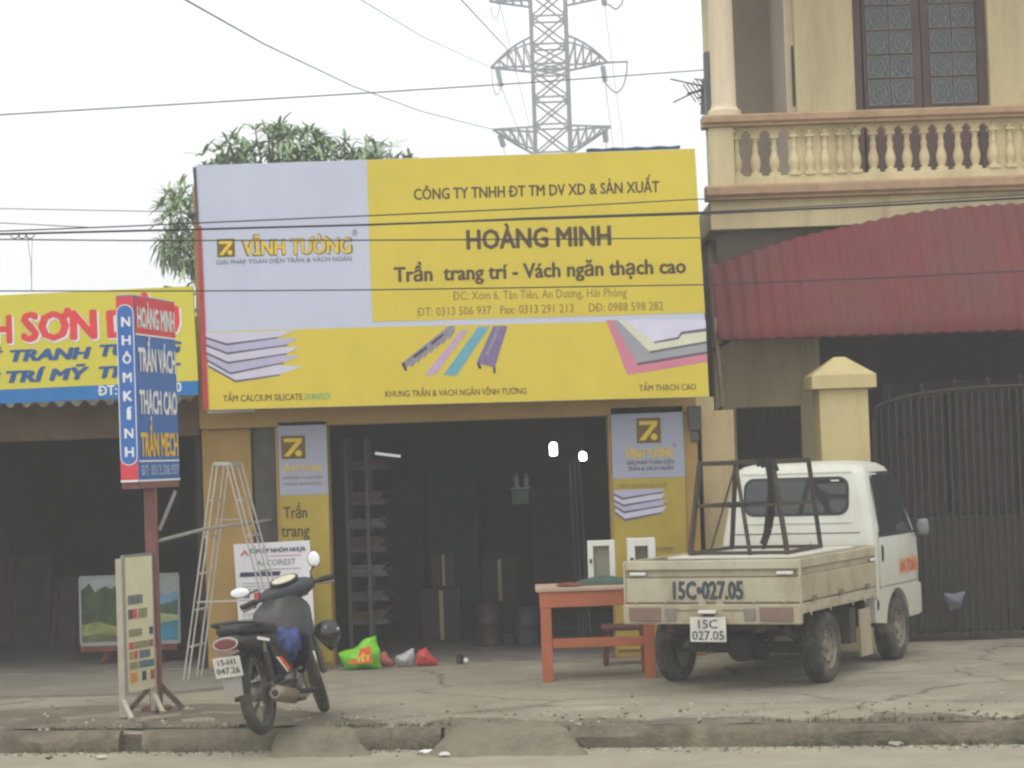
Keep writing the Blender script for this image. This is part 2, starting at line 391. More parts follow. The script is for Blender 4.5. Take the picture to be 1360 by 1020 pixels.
gs = MB(M('weed_green', (84, 92, 58), .8, .3, 6)); 
for q in range(420):
    x = rg.choice((rg.uniform(1.5, 3.35), rg.uniform(1.5, 3.35), rg.uniform(-1.3, -.5), rg.uniform(-3.4, -1.9))); y = kerb_y(x) + rg.choice((-.015, .23)) + rg.gauss(0, .03); z = -.125 if y < kerb_y(x) + .1 else .0
    for b in range(4):
        a = rg.uniform(0, 6.28); h = rg.uniform(.02, .055); d = Vector((math.cos(a), math.sin(a), 0)); s_ = Vector((-d.y, d.x, 0)) * .003; p = Vector((x, y, z - .004)) + d * .006
        gs.add([p - s_, p + s_, p + d * h * .35 + Vector((0, 0, h * .7)) + s_ * .6, p + d * h * .8 + Vector((0, 0, h)), p + d * h * .35 + Vector((0, 0, h * .7)) - s_ * .6], [(0, 1, 2, 4), (4, 2, 3)])
struct(gs.build('grass'), 'stuff')
# ================================================================== middle shop
yel = M('yellow_plaster', (168, 138, 82), .8, .10, 2.2, .25, dirt=(140, 105, 50), dirt_amt=.45, dirt_scale=1.6)
grey = M('grey_steel', (82, 80, 78), .55, .2, 6, .1, .3)
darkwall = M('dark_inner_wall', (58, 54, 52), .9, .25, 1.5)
darkfloor = M('shop_floor', (128, 120, 112), .55, .2, 1.6, dirt=(70, 64, 58), dirt_amt=.6)
roofblue = M('blue_roof_sheet', (70, 96, 124), .5, .12, 5)
YF = 20.3
sb = thing('shop_building', 'yellow plastered shop building with a wide dark open front under the big billboard', 'shop', at(600, 885, YF))
def wx(px, Y=YF): return at(px, 720, Y).x
mb = MB(yel)
mb.box((wx(272), YF, 0), (wx(337), YF + .22, 2.16)); mb.box((wx(371), YF - .10, 0), (wx(440), YF + .22, 2.16)); mb.box((wx(812), YF - .10, 0), (wx(930), YF + .22, 2.16))
mb.box((wx(272), YF - .12, 2.162), (wx(930), YF + .22, 4.35))
mb.build('front_wall', sb, bevel=.008)
mb = MB(grey); mb.box((wx(338), YF + .05, 0), (wx(370), YF + .2, 2.158)); mb.build('shutter_post', sb, bevel=.01)
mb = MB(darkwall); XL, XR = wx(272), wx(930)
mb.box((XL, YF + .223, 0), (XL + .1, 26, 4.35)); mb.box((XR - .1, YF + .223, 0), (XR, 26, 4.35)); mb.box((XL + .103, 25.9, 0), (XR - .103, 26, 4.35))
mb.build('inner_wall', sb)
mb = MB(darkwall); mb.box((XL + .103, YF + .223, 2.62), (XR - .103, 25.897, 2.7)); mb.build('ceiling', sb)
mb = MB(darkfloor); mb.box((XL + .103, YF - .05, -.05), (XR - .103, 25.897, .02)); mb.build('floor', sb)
mb = MB(roofblue); rz = at(800, 197.5, 20.15).z; n = 90; xq = wx(790); vs = []; fs = []
for i in range(n + 1):
    x = XL - .05 + (wx(921) - XL + .05) * i / n; d = .005 * math.sin(i * 1.55) - (.45 if x < xq else 0)
    for (y, z) in ((20.12, rz), (26.2, rz - .25)): vs += [(x, y, z + d - .02), (x, y, z + d)]
for i in range(n):
    a = i * 4; fs += [(a + 1, a + 5, a + 7, a + 3), (a, a + 2, a + 6, a + 4), (a, a + 4, a + 5, a + 1), (a + 2, a + 3, a + 7, a + 6)]
mb.add(vs, fs); mb.build('roof', sb)
mb = MB(grey); mb.box((wx(918), YF - .17, 2.0), (wx(936), YF - .103, 2.22)); mb.box((wx(922), YF - .15, 1.9), (wx(932), YF - .105, 1.998)); mb.build('shutter_bracket', sb, bevel=.01)
mb = MB(M('white_tube', (205, 205, 200), .5)); mb.tube([at(276, 548, 20.0), at(338, 545, 20.0)], .012); mb.build('tube_light', sb)

# ------------------------------------------------------------------ billboard
lav = M('lavender_print', (188, 194, 212), .55, .05, 1.2, .25, fine=2.2); yprint = M('yellow_print', (208, 188, 62), .55, .06, 1.4, .25, fine=2.2, dirt=(195, 173, 66), dirt_amt=.5, dirt_scale=.8)
ink = M('brown_black_ink', (80, 64, 40), .6, .1); inkfade = M('faded_brown_ink', (142, 116, 52), .6, .1)
redtrim = M('red_trim', (170, 54, 60), .6, .15); goldink = M('gold_ink', (222, 190, 60), .55, .06); brownlogo = M('brown_logo', (110, 86, 34), .6, .1)
YB = 19.7
bb = thing('billboard', 'huge yellow and lavender advertising billboard over the open shop front', 'billboard', at(600, 540, YB))
C4 = [(259, 220), (923, 197), (942, 527), (274, 545)]
mb = MB(lav); P = [at(x, y, YB) for x, y in C4]; mb.prism(P, (0, .08, 0)); mb.build('board', bb, bevel=.004)
mb = MB(redtrim); mb.prism([at(x, y, YB - .012) for x, y in [(262, 300), (267, 300), (277, 544), (270, 544)]], (0, .14, 0)); mb.build('red_edge_trim', bb)
mb = MB(grey); mb.prism([at(x, y, YB - .012) for x, y in [(256, 222), (260, 222), (264, 299), (261, 299)]], (0, .14, 0)); mb.build('edge_trim', bb)
mb = MB(grey)
for x in (300, 480, 660, 900):
    mb.bar(at(x, 250, YB + .12), at(x + 8, 520, YB + .12), .05, .05); mb.bar(at(x, 300, YB + .14), at(x, 300, YF - .125), .04); mb.bar(at(x, 500, YB + .14), at(x, 500, YF - .125), .04)
mb.build('support_frame', bb)
mb = MB(yprint); quad_px(mb, [(487, 212.4), (922.6, 197.6), (936.5, 415.5), (494.5, 427.5)], YB - .0025); mb.build('upper_yellow_print', bb)
mb = MB(yprint); quad_px(mb, [(270.5, 441), (490, 434.5), (937, 424.5), (941.6, 526.6), (274.4, 544.4)], YB - .0025); mb.build('lower_yellow_print', bb)
T = lambda *a, **k: text_px(bb, 'lettering', *a, **k)
T('CÔNG TY TNHH ĐT TM DV XD & SẢN XUẤT', (550, 265.5), (875.5, 255), 14.5, YB, ink, .03)
T('HOÀNG MINH', (620.7, 331), (811, 325), 25, YB, ink, .04)
T('Trần  trang trí - Vách ngăn thạch cao', (524, 374.3), (910.5, 362.3), 19, YB, ink, .036)
T('ĐC: Xóm 6, Tân Tiên, An Dương, Hải Phòng', (602.6, 398.6), (832.5, 393.5), 11.2, YB, inkfade, .002)
T('ĐT: 0313 506 937   Fax: 0313 291 213     DĐ: 0988 598 282', (555.4, 419.6), (881, 411.5), 11, YB, inkfade, .006)
T('KHUNG TRẦN & VÁCH NGĂN VĨNH TƯỜNG', (512, 527.3), (699.4, 523.2), 8, YB, ink, .014)
T('TẤM THẠCH CAO', (849, 519.6), (924.5, 517.6), 8, YB, ink, .014)
T('TẤM CALCIUM SILICATE', (296.6, 533.5), (402, 531), 8.3, YB, ink, .014)
T('DURAFLEX', (404.7, 531), (440, 530), 8, YB, M('green_ink', (84, 172, 110), .6), .02, .25)
def lavprint(x, y): return None
# company mark: gold letters with a dark outline, square brown emblem
T('VĨNH TƯỜNG', (322.2, 339.4), (467, 335.8), 20, YB, brownlogo, .065, lift=.0035)
T('VĨNH TƯỜNG', (323.5, 338.6), (465.7, 335.4), 19, YB, goldink, .035, lift=.0055)
T('GIẢI PHÁP TOÀN DIỆN TRẦN & VÁCH NGĂN', (287, 351.4), (467, 346), 5.6, YB, M('slate_ink', (92, 92, 116), .6))
T('®', (467.5, 313), (475, 313), 8, YB, inkfade)
def emblem(parent, x0, y0, x1, y1, Y, dim=False):
    w_, h_ = x1 - x0, y1 - y0; Q = lambda u, v: (x0 + u * w_, y0 + v * h_)
    mb = MB(brownlogo); quad_px(mb, [Q(0, 0), Q(1, -.03), Q(1.03, 1), Q(.03, 1.03)], Y - .003)
    mb.use(goldink)
    quad_px(mb, [Q(.12, .12), Q(.88, .1), Q(.86, .26), Q(.12, .28)], Y - .004)
    quad_px(mb, [Q(.62, .27), Q(.88, .25), Q(.36, .9), Q(.12, .9)], Y - .0045)
    mb.poly([at(x0 + w_ * (.74 + .14 * math.cos(t)), y0 + h_ * (.76 + .14 * math.sin(t)), Y - .0045) for t in [k * math.pi / 6 for k in range(12)]])
    return mb.build('emblem', parent)
emblem(bb, 288, 317.5, 311.5, 341, YB)
# printed product pictures
lavs = [M('sheet_print_%s' % k, c, .55, .05) for k, c in (('pale', (196, 194, 212)), ('mid', (176, 172, 200)), ('rose', (196, 168, 196)))]
edge_m = M('sheet_edge_print', (92, 84, 100), .6)
def sheets(parent, pts, Y, thick=3.0):
    mb = MB(lavs[0]); k = 0
    for (l, f, r, bk, bl) in reversed(pts):
        o = Y - .004 - k * .0006
        mb.use(edge_m); quad_px(mb, [l, f, r, (r[0], r[1] + thick * .6), (f[0], f[1] + thick), (l[0], l[1] + thick)], o)
        mb.use(lavs[k % 2]); quad_px(mb, [l, f, r, bk, bl], o - .0003); k += 1
    return mb.build('sheet_stack_picture', parent)
sheets(bb, [((273, 447), (301, 456), (369, 447.5), (392, 439), (273, 442)), ((273.5, 457), (302, 468), (382, 457.5), (395, 449), (273.5, 450)),
            ((274, 467.5), (303, 480.5), (381, 469), (397, 461), (274, 460)), ((275, 477), (306, 494.5), (377, 481), (399, 472.5), (274.5, 470)),
            ((277, 485), (313, 505), (372, 497), (401, 487), (275, 478))], YB)
def strips(defs):
    mb = MB(lavs[0])
    for k, (col, pts) in enumerate(defs):
        mb.use(col); quad_px(mb, pts, YB - .004 - k * .0004)
    return mb.build('profile_picture', bb)
steelp = M('profile_grey_print', (134, 130, 146), .5, .25, 30); tealp = M('profile_teal_print', (98, 160, 178), .5, .15, 20)
purp = M('profile_purple_print', (120, 104, 146), .5, .2, 30); pinkp = M('profile_lilac_print', (186, 156, 188), .5, .15, 20); darkp = M('profile_dark_print', (62, 54, 66), .6)
sc_pts = [(533, 483), (540, 477), (596, 433), (604, 433)]
low = [(604, 441)]
for k in range(7): low += [(602 - k * 8.3, 444 + k * 6.3), (596 - k * 8.3, 452 + k * 6.1), (595 - k * 8.3, 446 + k * 6.3)]
strips([(steelp, sc_pts + low + [(538, 491)]), (darkp, [(533, 483), (537, 481), (541, 492), (538, 493)]), (darkp, [(548, 473), (566, 460), (568, 463), (550, 476)]),
        (darkp, [(572, 455), (588, 443), (590, 445), (574, 458)]),
        (pinkp, [(565, 496), (573, 487), (613, 438), (622, 438), (578, 497), (567, 499)]),
        (tealp, [(589, 498), (635, 434), (650, 434), (606, 499)]),
        (purp, [(633, 482), (655, 433), (674, 433), (657, 488)]), (darkp, [(633, 482), (636, 481), (640, 489), (636, 490)]), (darkp, [(655, 488), (658, 487), (658, 496), (655, 495)]),
        (steelp, [(645, 470), (661, 434), (665, 434), (649, 472)])])
mb = MB(lavs[0])
for k, (c, pts) in enumerate([((198, 120, 140), [(805, 425.3), (833.5, 498), (939.6, 480.5), (938.5, 468), (842, 424.6)]),
        ((96, 84, 96), [(846, 482), (938.8, 466.5), (939, 470), (846, 485.5)]),
        ((150, 150, 158), [(813, 425.2), (845.5, 482), (938.8, 466.5), (938, 455), (850, 424.5)]),
        ((92, 90, 96), [(863, 466), (938.2, 453), (938.3, 456), (863, 469.5)]),
        ((206, 206, 182), [(820, 425), (862, 466.5), (938.2, 453), (937.6, 440), (860, 424.4)]),
        ((94, 88, 104), [(868.5, 453), (900, 447), (905, 440), (937.6, 436), (937.8, 440), (906, 444), (901, 450.5), (869, 456)]),
        ((206, 204, 222), [(828, 424.9), (868, 454), (900, 447.5), (905, 440.5), (937.5, 436), (937, 424.6)])]):
    mb.use(M('board_print_%s' % 'abcdefg'[k], c, .55, .08)); quad_px(mb, pts, YB - .004 - k * .0004)
mb.build('board_stack_picture', bb)

# ------------------------------------------------------------------ banners on the two pilasters
YP = YF - .10 - .02
yban = M('banner_yellow', (172, 152, 60), .6, .08, 2, dirt=(152, 132, 60), dirt_amt=.5); lban = M('banner_lavender', (160, 164, 184), .6, .05, 3)
bn = thing('banner', 'narrow lavender and yellow banner on the left pilaster, half hidden by a poster', 'banner', at(404, 884, YP))
mb = MB(lban); mb.prism([at(x, y, YP) for x, y in [(369, 561), (433, 559), (436, 656), (372, 658)]], (0, .015, 0)); mb.build('upper_panel', bn)
mb = MB(yban); mb.prism([at(x, y, YP) for x, y in [(372, 658.3), (436, 656.3), (442, 880), (379, 882)]], (0, .015, 0)); mb.build('lower_panel', bn)
emblem(bn, 373, 579, 405, 609, YP)
B1 = lambda *a, **k: text_px(bn, 'lettering', *a, **k)
B1('VĨNH TƯỜNG', (375, 627), (427, 625), 8, YP, goldink, .03); B1('GIẢI PHÁP TOÀN DIỆN', (375, 637), (428, 635.5), 4, YP, inkfade); B1('TRẦN & VÁCH NGĂN', (377, 645), (426, 643.5), 4, YP, inkfade)
B1('Trần', (377, 688.5), (408, 687.5), 15, YP, ink, .02); B1('trang', (374, 713), (411, 712), 16, YP, ink, .02); B1('trí', (380, 745), (402, 744.4), 16, YP, ink, .02)
bn = thing('banner', 'lavender and yellow banner on the right pilaster above the orange table', 'banner', at(870, 884, YP))
mb = MB(lban); mb.prism([at(x, y, YP) for x, y in [(811, 542), (906, 539), (910, 633), (814, 636)]], (0, .015, 0)); mb.build('upper_panel', bn)
mb = MB(yban); mb.prism([at(x, y, YP) for x, y in [(814, 636.3), (910, 633.3), (916, 860), (820, 863)]], (0, .015, 0)); mb.build('lower_panel', bn)
emblem(bn, 845, 555.5, 877, 588, YP)
B2 = lambda *a, **k: text_px(bn, 'lettering', *a, **k)
B2('VĨNH TƯỜNG', (831, 609), (894, 606.5), 11.5, YP, goldink, .045); B2('GIẢI PHÁP TOÀN DIỆN', (832, 617.5), (895, 615.5), 5, YP, ink, .004); B2('TRẦN & VÁCH NGĂN', (834, 625.5), (894, 623.5), 5, YP, ink, .004)
B2('TẤM CALCIUM SILICATE', (820, 648.5), (886, 646), 5, YP, inkfade, .01); B2('®', (894, 594), (899, 594), 5, YP, inkfade); B2('DURAFLEX', (868, 733), (894, 732), 6, YP, inkfade, .02)
sheets(bn, [((815, 655), (827, 661), (878, 653), (883, 649), (816, 651)), ((815.5, 663), (828, 670), (878, 662), (884, 656), (816, 657)),
            ((816, 671), (829, 679), (879, 671), (885, 664), (816.5, 665)), ((817, 679), (830, 689), (879, 680), (886, 673), (817, 673))], YP)

# ------------------------------------------------------------------ inside the middle shop
alu = M('aluminium', (150, 152, 152), .45, .12, 12, 0, .6); lampw = M('lit_lamp', (255, 255, 250), .4, 0, emit=((244, 255, 246), 22))
mt = thing('metal_rack', 'tall dark steel shelf rack with thin shelves inside the shop by the left pilaster', 'rack', at(490, 872, 21.3))
pan_s = [M('sheet_stock_%s' % k, c, .6, .15, 6) for k, c in (('pale', (116, 112, 106)), ('grey', (84, 86, 88)), ('rose', (92, 70, 66)), ('tan', (94, 82, 64)))]
rackm = M('rack_steel', (84, 84, 84), .6, .2, 8)
mb = MB(rackm)
for x, Y in ((462, 21.2), (489, 21.2), (468, 22.2), (494, 22.2)): mb.bar((at(x, 700, Y).x, Y, .02), (at(x, 700, Y).x, Y, 2.05), .035)
mb.build('upright', mt)
for z in (.3, .52, .75, .98, 1.2, 1.42, 1.75):
    mb = MB(rackm); a = at(460, 700, 21.2).x; b = at(513, 700, 21.2).x; mb.box((a, 21.22, z), (b, 22.2, z + .03)); mb.build('shelf', mt, bevel=.004)
    mb = MB(pan_s[round(z * 10) % 4])
    for q in range(3 + round(z * 7) % 4): mb.box((a + .02, 21.24 + .01 * ((q * 7) % 5), z + .032 + q * .019), (b - .02 - .015 * ((q * 3) % 4), 22.15, z + .047 + q * .019))
    mb.build('stacked_sheets', mt)
for k, (x, y, Y, ln) in enumerate(((735, 597, 22.5, .10), (774, 606.5, 23.5, .06))):
    p = at(x, y, Y); t = thing('hanging_lamp', ('large lit white bulb hanging in the dark shop, the left and brighter of two', 'small lit white bulb hanging deeper in the dark shop')[k], 'lamp', p + Vector((0, 0, ln)))
    mb = MB(lampw); mb.tube([p + Vector((0, 0, -ln / 2 - .01)), p + Vector((0, 0, -ln / 2)), p + Vector((0, 0, ln / 2)), p + Vector((0, 0, ln / 2 + .02))], [.018, .036, .036, .018], 12); mb.build('bulb', t)
    mb = MB(M('black_plastic', (30, 30, 32), .5)); mb.tube([p + Vector((0, 0, ln / 2 + .015)), p + Vector((0, 0, ln / 2 + .07))], .02); mb.tube([p + Vector((0, 0, ln / 2 + .07)), (p.x, p.y, 2.62)], .004, 5); mb.build('cord', t)
mb = MB(lampw.copy() if False else M('dim_tube', (220, 222, 220), .4, 0, emit=((235, 240, 235), .5))); mb.tube([at(498, 602, 23.2), at(532, 606, 23.2)], .014); tag(mb.build('ceiling_tube'), 'short pale fluorescent tube high in the dark shop above the rack', 'lamp')
wht = M('white_paint', (214, 214, 208), .5, .06)
t = thing('wall_cabinet', 'small white cabinet with two bottles on it on the back of the dark shop', 'cabinet', at(692, 670, 24.5))
mb = MB(M('cabinet_front', (128, 140, 122), .5)); a, b = at(680, 670, 24.5), at(702, 650, 24.5); mb.box(a, (b.x, 24.8, b.z)); mb.build('body', t, bevel=.006)
mb = MB(wht); a, b = at(678, 650, 24.45), at(704, 647, 24.45); mb.box(a, (b.x, 24.8, b.z)); mb.build('top', t)
for x in (686, 699):
    p = at(x, 647, 24.6); mb = MB(wht); mb.lathe([(.001, 0), (.03, 0), (.03, .09), (.012, .12), (.012, .15), (.001, .15)], p, n=12)
    tag(mb.build('bottle'), 'left squat bottle standing on the small cabinet in the shop' if x == 686 else 'right pale bottle standing on the small cabinet in the shop', 'bottle')
# panels leaning on the back wall
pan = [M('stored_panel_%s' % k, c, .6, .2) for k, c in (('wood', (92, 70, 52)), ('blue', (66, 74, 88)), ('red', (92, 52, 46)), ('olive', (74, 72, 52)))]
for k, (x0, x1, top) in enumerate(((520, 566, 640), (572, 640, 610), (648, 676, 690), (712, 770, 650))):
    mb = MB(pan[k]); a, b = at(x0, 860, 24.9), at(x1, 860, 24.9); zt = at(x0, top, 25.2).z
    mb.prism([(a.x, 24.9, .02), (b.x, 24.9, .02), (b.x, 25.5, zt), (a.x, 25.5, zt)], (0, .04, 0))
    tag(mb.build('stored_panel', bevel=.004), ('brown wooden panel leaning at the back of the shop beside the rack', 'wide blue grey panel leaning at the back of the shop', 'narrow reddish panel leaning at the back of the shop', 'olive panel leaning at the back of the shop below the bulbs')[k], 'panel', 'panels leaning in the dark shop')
t = thing('stool', 'low dark stool in the shadows behind the orange table', 'stool', (at(830, 860, 19.6).x, 19.6, 0))
mb = MB(pan[2]); x = at(830, 860, 19.6).x; mb.box((x - .2, 19.4, .3), (x + .2, 19.75, .34)); mb.build('seat', t, bevel=.01)
for dx in (-.17, .17):
    for y in (19.44, 19.71): mb = MB(pan[2]); mb.bar((x + dx, y, 0), (x + dx * .9, y, .3), .04); mb.build('leg', t)
# more stock: rolls, cartons and a profile bundle deeper in the shop
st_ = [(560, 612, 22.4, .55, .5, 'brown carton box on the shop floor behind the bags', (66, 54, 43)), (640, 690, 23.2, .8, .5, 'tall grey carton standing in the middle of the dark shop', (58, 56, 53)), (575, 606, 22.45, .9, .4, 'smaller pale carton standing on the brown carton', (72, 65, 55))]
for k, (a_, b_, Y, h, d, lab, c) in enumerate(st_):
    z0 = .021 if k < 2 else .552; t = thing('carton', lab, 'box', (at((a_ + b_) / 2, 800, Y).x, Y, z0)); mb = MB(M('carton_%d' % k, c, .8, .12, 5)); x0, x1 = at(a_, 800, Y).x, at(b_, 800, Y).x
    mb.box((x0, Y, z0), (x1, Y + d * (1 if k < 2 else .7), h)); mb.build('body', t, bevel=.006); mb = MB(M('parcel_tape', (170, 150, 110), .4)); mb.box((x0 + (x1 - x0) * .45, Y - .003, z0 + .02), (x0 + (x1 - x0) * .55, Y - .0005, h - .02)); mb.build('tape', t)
rr_ = random.Random(3)
t = thing('profile_bundle', 'bundle of upright metal profiles leaning at the right inside the shop', 'metal profiles', (at(765, 860, 22.6).x, 22.6, .02))
for k in range(4):
    x = at(770 + k * 5, 860, 22.6).x; mb = MB(rackm); mb.bar((x, 22.6 + .02 * (k % 2), .022), (x + rr_.uniform(-.05, .05), 23.0, rr_.uniform(1.5, 1.95)), .022, .03); mb.build('profile', t)
for k, (px_, hh, c, lab) in enumerate(((650, .42, (64, 42, 38), 'dark red paint drum on the dark shop floor'), (702, .36, (46, 52, 62), 'dull blue paint drum on the dark shop floor'))):
    p = at(px_, 860, 21.6); mb = MB(M('drum_%d' % k, c, .5, .15, 5)); mb.lathe([(.001, 0), (.14, 0), (.145, .02), (.14, .03), (.14, hh * .5), (.147, hh * .5 + .01), (.14, hh * .5 + .02), (.14, hh - .02), (.146, hh), (.12, hh - .004), (.001, hh - .004)], (p.x, 21.8, .021), n=24); tag(mb.build('paint_drum'), lab, 'drum')
# ================================================================== left shop
brown = M('brown_beam', (104, 84, 62), .8, .2, 4, .2, dirt=(70, 56, 44), dirt_amt=.6)
leftyel = M('left_sign_yellow', (206, 196, 66), .55, .06, 1.5, dirt=(206, 190, 70), dirt_amt=.5, dirt_scale=1.2); leftblue = M('left_sign_blue', (28, 112, 178), .55, .08, 2)
redpaint = M('red_letter', (216, 62, 66), .55, .1); whitep = M('white_letter', (226, 226, 228), .55, .05); bluep = M('blue_letter', (40, 82, 140), .55, .12, 20)
fibre = M('fibre_cement_roof', (150, 146, 138), .9, .15, 3, .3, dirt=(92, 88, 80), dirt_amt=.7)
xr = at(269, 700, YF).x
ls = thing('shop_building', 'low dark open fronted art shop on the left under a yellow sign', 'shop', (-5.5, 20.4, 0))
mb = MB(brown); z0, z1 = at(120, 583, YF).z, at(120, 549, YF).z; mb.box((-9, YF + .02, z0), (xr, YF + .2, z1 + .25)); mb.build('lintel_beam', ls, bevel=.01)
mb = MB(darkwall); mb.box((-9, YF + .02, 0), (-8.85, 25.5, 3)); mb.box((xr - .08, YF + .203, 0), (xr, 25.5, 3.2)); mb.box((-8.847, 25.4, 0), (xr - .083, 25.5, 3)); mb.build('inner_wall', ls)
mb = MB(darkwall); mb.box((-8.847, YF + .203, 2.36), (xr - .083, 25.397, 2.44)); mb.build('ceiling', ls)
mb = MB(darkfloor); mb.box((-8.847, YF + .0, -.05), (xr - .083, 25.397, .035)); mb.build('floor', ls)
mb = MB(fibre); n = 260; vs = []; fs = []; zz = at(120, 536, 19.85).z
for i in range(n + 1):
    x = -9.2 + (xr - .02 + 9.2) * i / n; d = .028 * math.sin(x * 2 * math.pi / .146)
    zl = zz + (x - at(120, 536, 19.85).x) * -.012
    for y, z in ((19.85, zl + d), (25.6, zl + .75 + d)): vs += [(x, y, z), (x, y, z + .012)]
for i in range(n):
    a = i * 4; fs += [(a + 1, a + 5, a + 7, a + 3), (a, a + 2, a + 6, a + 4), (a, a + 4, a + 5, a + 1), (a + 2, a + 3, a + 7, a + 6)]
mb.add(vs, fs, True); mb.build('roof', ls)
YL = 19.7
sg = thing('shop_sign', 'yellow sign with red and blue letters and a blue bottom band above the left shop', 'sign', at(60, 536, YL))
mb = MB(leftyel); mb.prism([at(x, y, YL) for x, y in [(-200, 401), (0, 392), (200, 382.5), (256, 380), (263, 505.5), (-200, 527)]], (0, .06, 0)); mb.build('board', sg)
mb = MB(leftblue); mb.prism([at(x, y, YL) for x, y in [(-200, 527.3), (263, 505.8), (263.5, 524), (-200, 545.5)]], (0, .06, 0)); mb.build('blue_band', sg)
mb = MB(brown); mb.bar(at(218, 381.5, YL + .05), at(246, 386, YL + .05), .05, .03); mb.build('timber_end', sg)
S1 = lambda *a, **k: text_px(sg, 'lettering', *a, **k)
for (t, a, b, cap) in (('TRANH', (-112, 459), (14.5, 454.5), 35), ('SƠN', (31, 452.5), (127, 448.5), 36), ('DẦU', (145, 447.5), (237, 442), 34)):
    S1(t, (a[0] + 2, a[1] + 2), (b[0] + 2, b[1] + 2), cap, YL, whitep, .075, lift=.003); S1(t, a, b, cap, YL, redpaint, .055, lift=.006)
for (t, a, b, cap) in (('VẼ', (-48, 483), (2, 481), 14), ('TRANH', (15, 480), (120, 475.5), 14.5), ('TƯỜNG', (134, 473), (240, 468), 14.5), ('TRANG', (-105, 513), (0, 509), 14.5), ('TRÍ', (10, 508), (60, 506), 14.5), ('MỸ', (67, 505), (117, 503), 14.5), ('THUẬT', (133, 502), (239, 497), 14.5)):
    S1(t, a, b, cap, YL, bluep, .06, .22)
S1('ĐT: 0', (132, 525), (168, 523.5), 12.5, YL, whitep, .03); S1('0', (234, 520.3), (241, 520), 12.5, YL, whitep, .03)

# painting on an easel
Ye = 21.0
ea = thing('easel', 'dark reddish wooden easel carrying the landscape painting in the left shop', 'easel', at(170, 892, Ye))
rw = M('reddish_wood', (110, 62, 50), .7, .2, 6)
for a, b in (((146, 862), (137, 893)), ((205, 862), (216, 893)), ((172, 745), (177, 862))):
    mb = MB(rw); q = at(b[0], b[1], Ye); q.z = max(q.z, .04) if b[1] > 870 else q.z; mb.bar(at(a[0], a[1], Ye + .06), q + Vector((0, .05 if b[1] < 870 else 0, 0)), .05, .04); mb.build('leg', ea)
mb = MB(rw); mb.bar(at(108, 861, Ye + .02), at(236, 858, Ye + .02), .05, .06); mb.build('ledge', ea)
pt = thing('painting', 'framed landscape painting of green trees and a blue lake on the easel', 'painting', at(172, 856, Ye))
Qp = [(106, 768), (237, 763), (239, 852), (108, 856)]
def qp(u, v):
    a = Vector(Qp[0]).lerp(Vector(Qp[1]), u); b = Vector(Qp[3]).lerp(Vector(Qp[2]), u); c = a.lerp(b, v); return at(c.x, c.y, Ye - .0)
mb = MB(M('grey_frame', (146, 150, 150), .6, .1))
for a, b in (((0, 0), (1, 0)), ((1, 0), (1, 1)), ((1, 1), (0, 1)), ((0, 1), (0, 0))): mb.bar(qp(*a), qp(*b), .02, .035)
mb.build('frame', pt)
def pm(k, c, v=.25, s=14): return M('paint_' + k, c, .6, v, s)
mb = MB(pm('sky', (150, 160, 158), .12)); L_ = [0]
def pq(col, pts):
    L_[0] += 1; mb.use(col); mb.poly([qp(u, v) + Vector((0, -.004 - .0008 * L_[0], 0)) for u, v in pts])
mb.prism([qp(0, 0) + Vector((0, -.003, 0)), qp(1, 0) + Vector((0, -.003, 0)), qp(1, 1) + Vector((0, -.003, 0)), qp(0, 1) + Vector((0, -.003, 0))], (0, .012, 0))
pq(pm('hill', (112, 150, 176), .15), [(.55, .42), (.62, .25), (.75, .18), (.86, .3), (1, .22), (1, .45)])
pq(pm('far_tree', (70, 96, 70), .3), [(.55, .45), (.7, .38), (.82, .44), (1, .36), (1, .6), (.55, .6)])
pq(pm('lake', (58, 128, 148), .35, 6), [(.52, .62), (1, .62), (1, 1), (.5, 1)])
pq(pm('shore', (150, 164, 110), .25), [(.4, .6), (.8, .56), (1, .6), (1, .67), (.6, .74), (.45, .82)])
tree_pts = [(.02, .95), (0, .2)] + [(.04 + .055 * k, .15 + .16 * noise.noise(Vector((k * 1.7, 0, 0)))) for k in range(9)] + [(.56, .4), (.54, .7), (.36, .95)]
pq(pm('trees', (58, 72, 44), .7, 6), tree_pts)
pq(pm('meadow', (128, 132, 80), .5, 7), [(0, .72), (.16, .66), (.36, .74), (.55, .7), (.42, .9), (.2, .86), (0, .9)])
pq(pm('bank', (92, 92, 54), .5, 8), [(0, .88), (.2, .84), (.4, .9), (.55, .86), (.6, 1), (0, 1)])
mb.build('canvas', pt)
# low dim shelf and leaning picture frames further inside
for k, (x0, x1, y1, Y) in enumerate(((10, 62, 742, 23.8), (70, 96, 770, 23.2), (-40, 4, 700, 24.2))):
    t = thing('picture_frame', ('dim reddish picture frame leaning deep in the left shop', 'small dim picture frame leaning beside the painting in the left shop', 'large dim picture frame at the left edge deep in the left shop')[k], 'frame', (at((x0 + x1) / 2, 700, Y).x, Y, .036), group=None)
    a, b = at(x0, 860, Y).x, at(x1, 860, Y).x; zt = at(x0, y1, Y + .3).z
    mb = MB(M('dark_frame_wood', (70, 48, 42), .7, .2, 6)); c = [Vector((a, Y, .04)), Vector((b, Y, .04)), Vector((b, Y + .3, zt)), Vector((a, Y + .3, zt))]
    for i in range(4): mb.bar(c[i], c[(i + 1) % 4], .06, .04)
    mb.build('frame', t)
    mb = MB(M('dim_canvas_%d' % k, ((54, 50, 50), (58, 52, 46), (50, 54, 54))[k], .7, .4, 4)); mb.prism([p + Vector((0, .012, 0)) for p in c], (0, .01, 0)); mb.build('canvas', t)

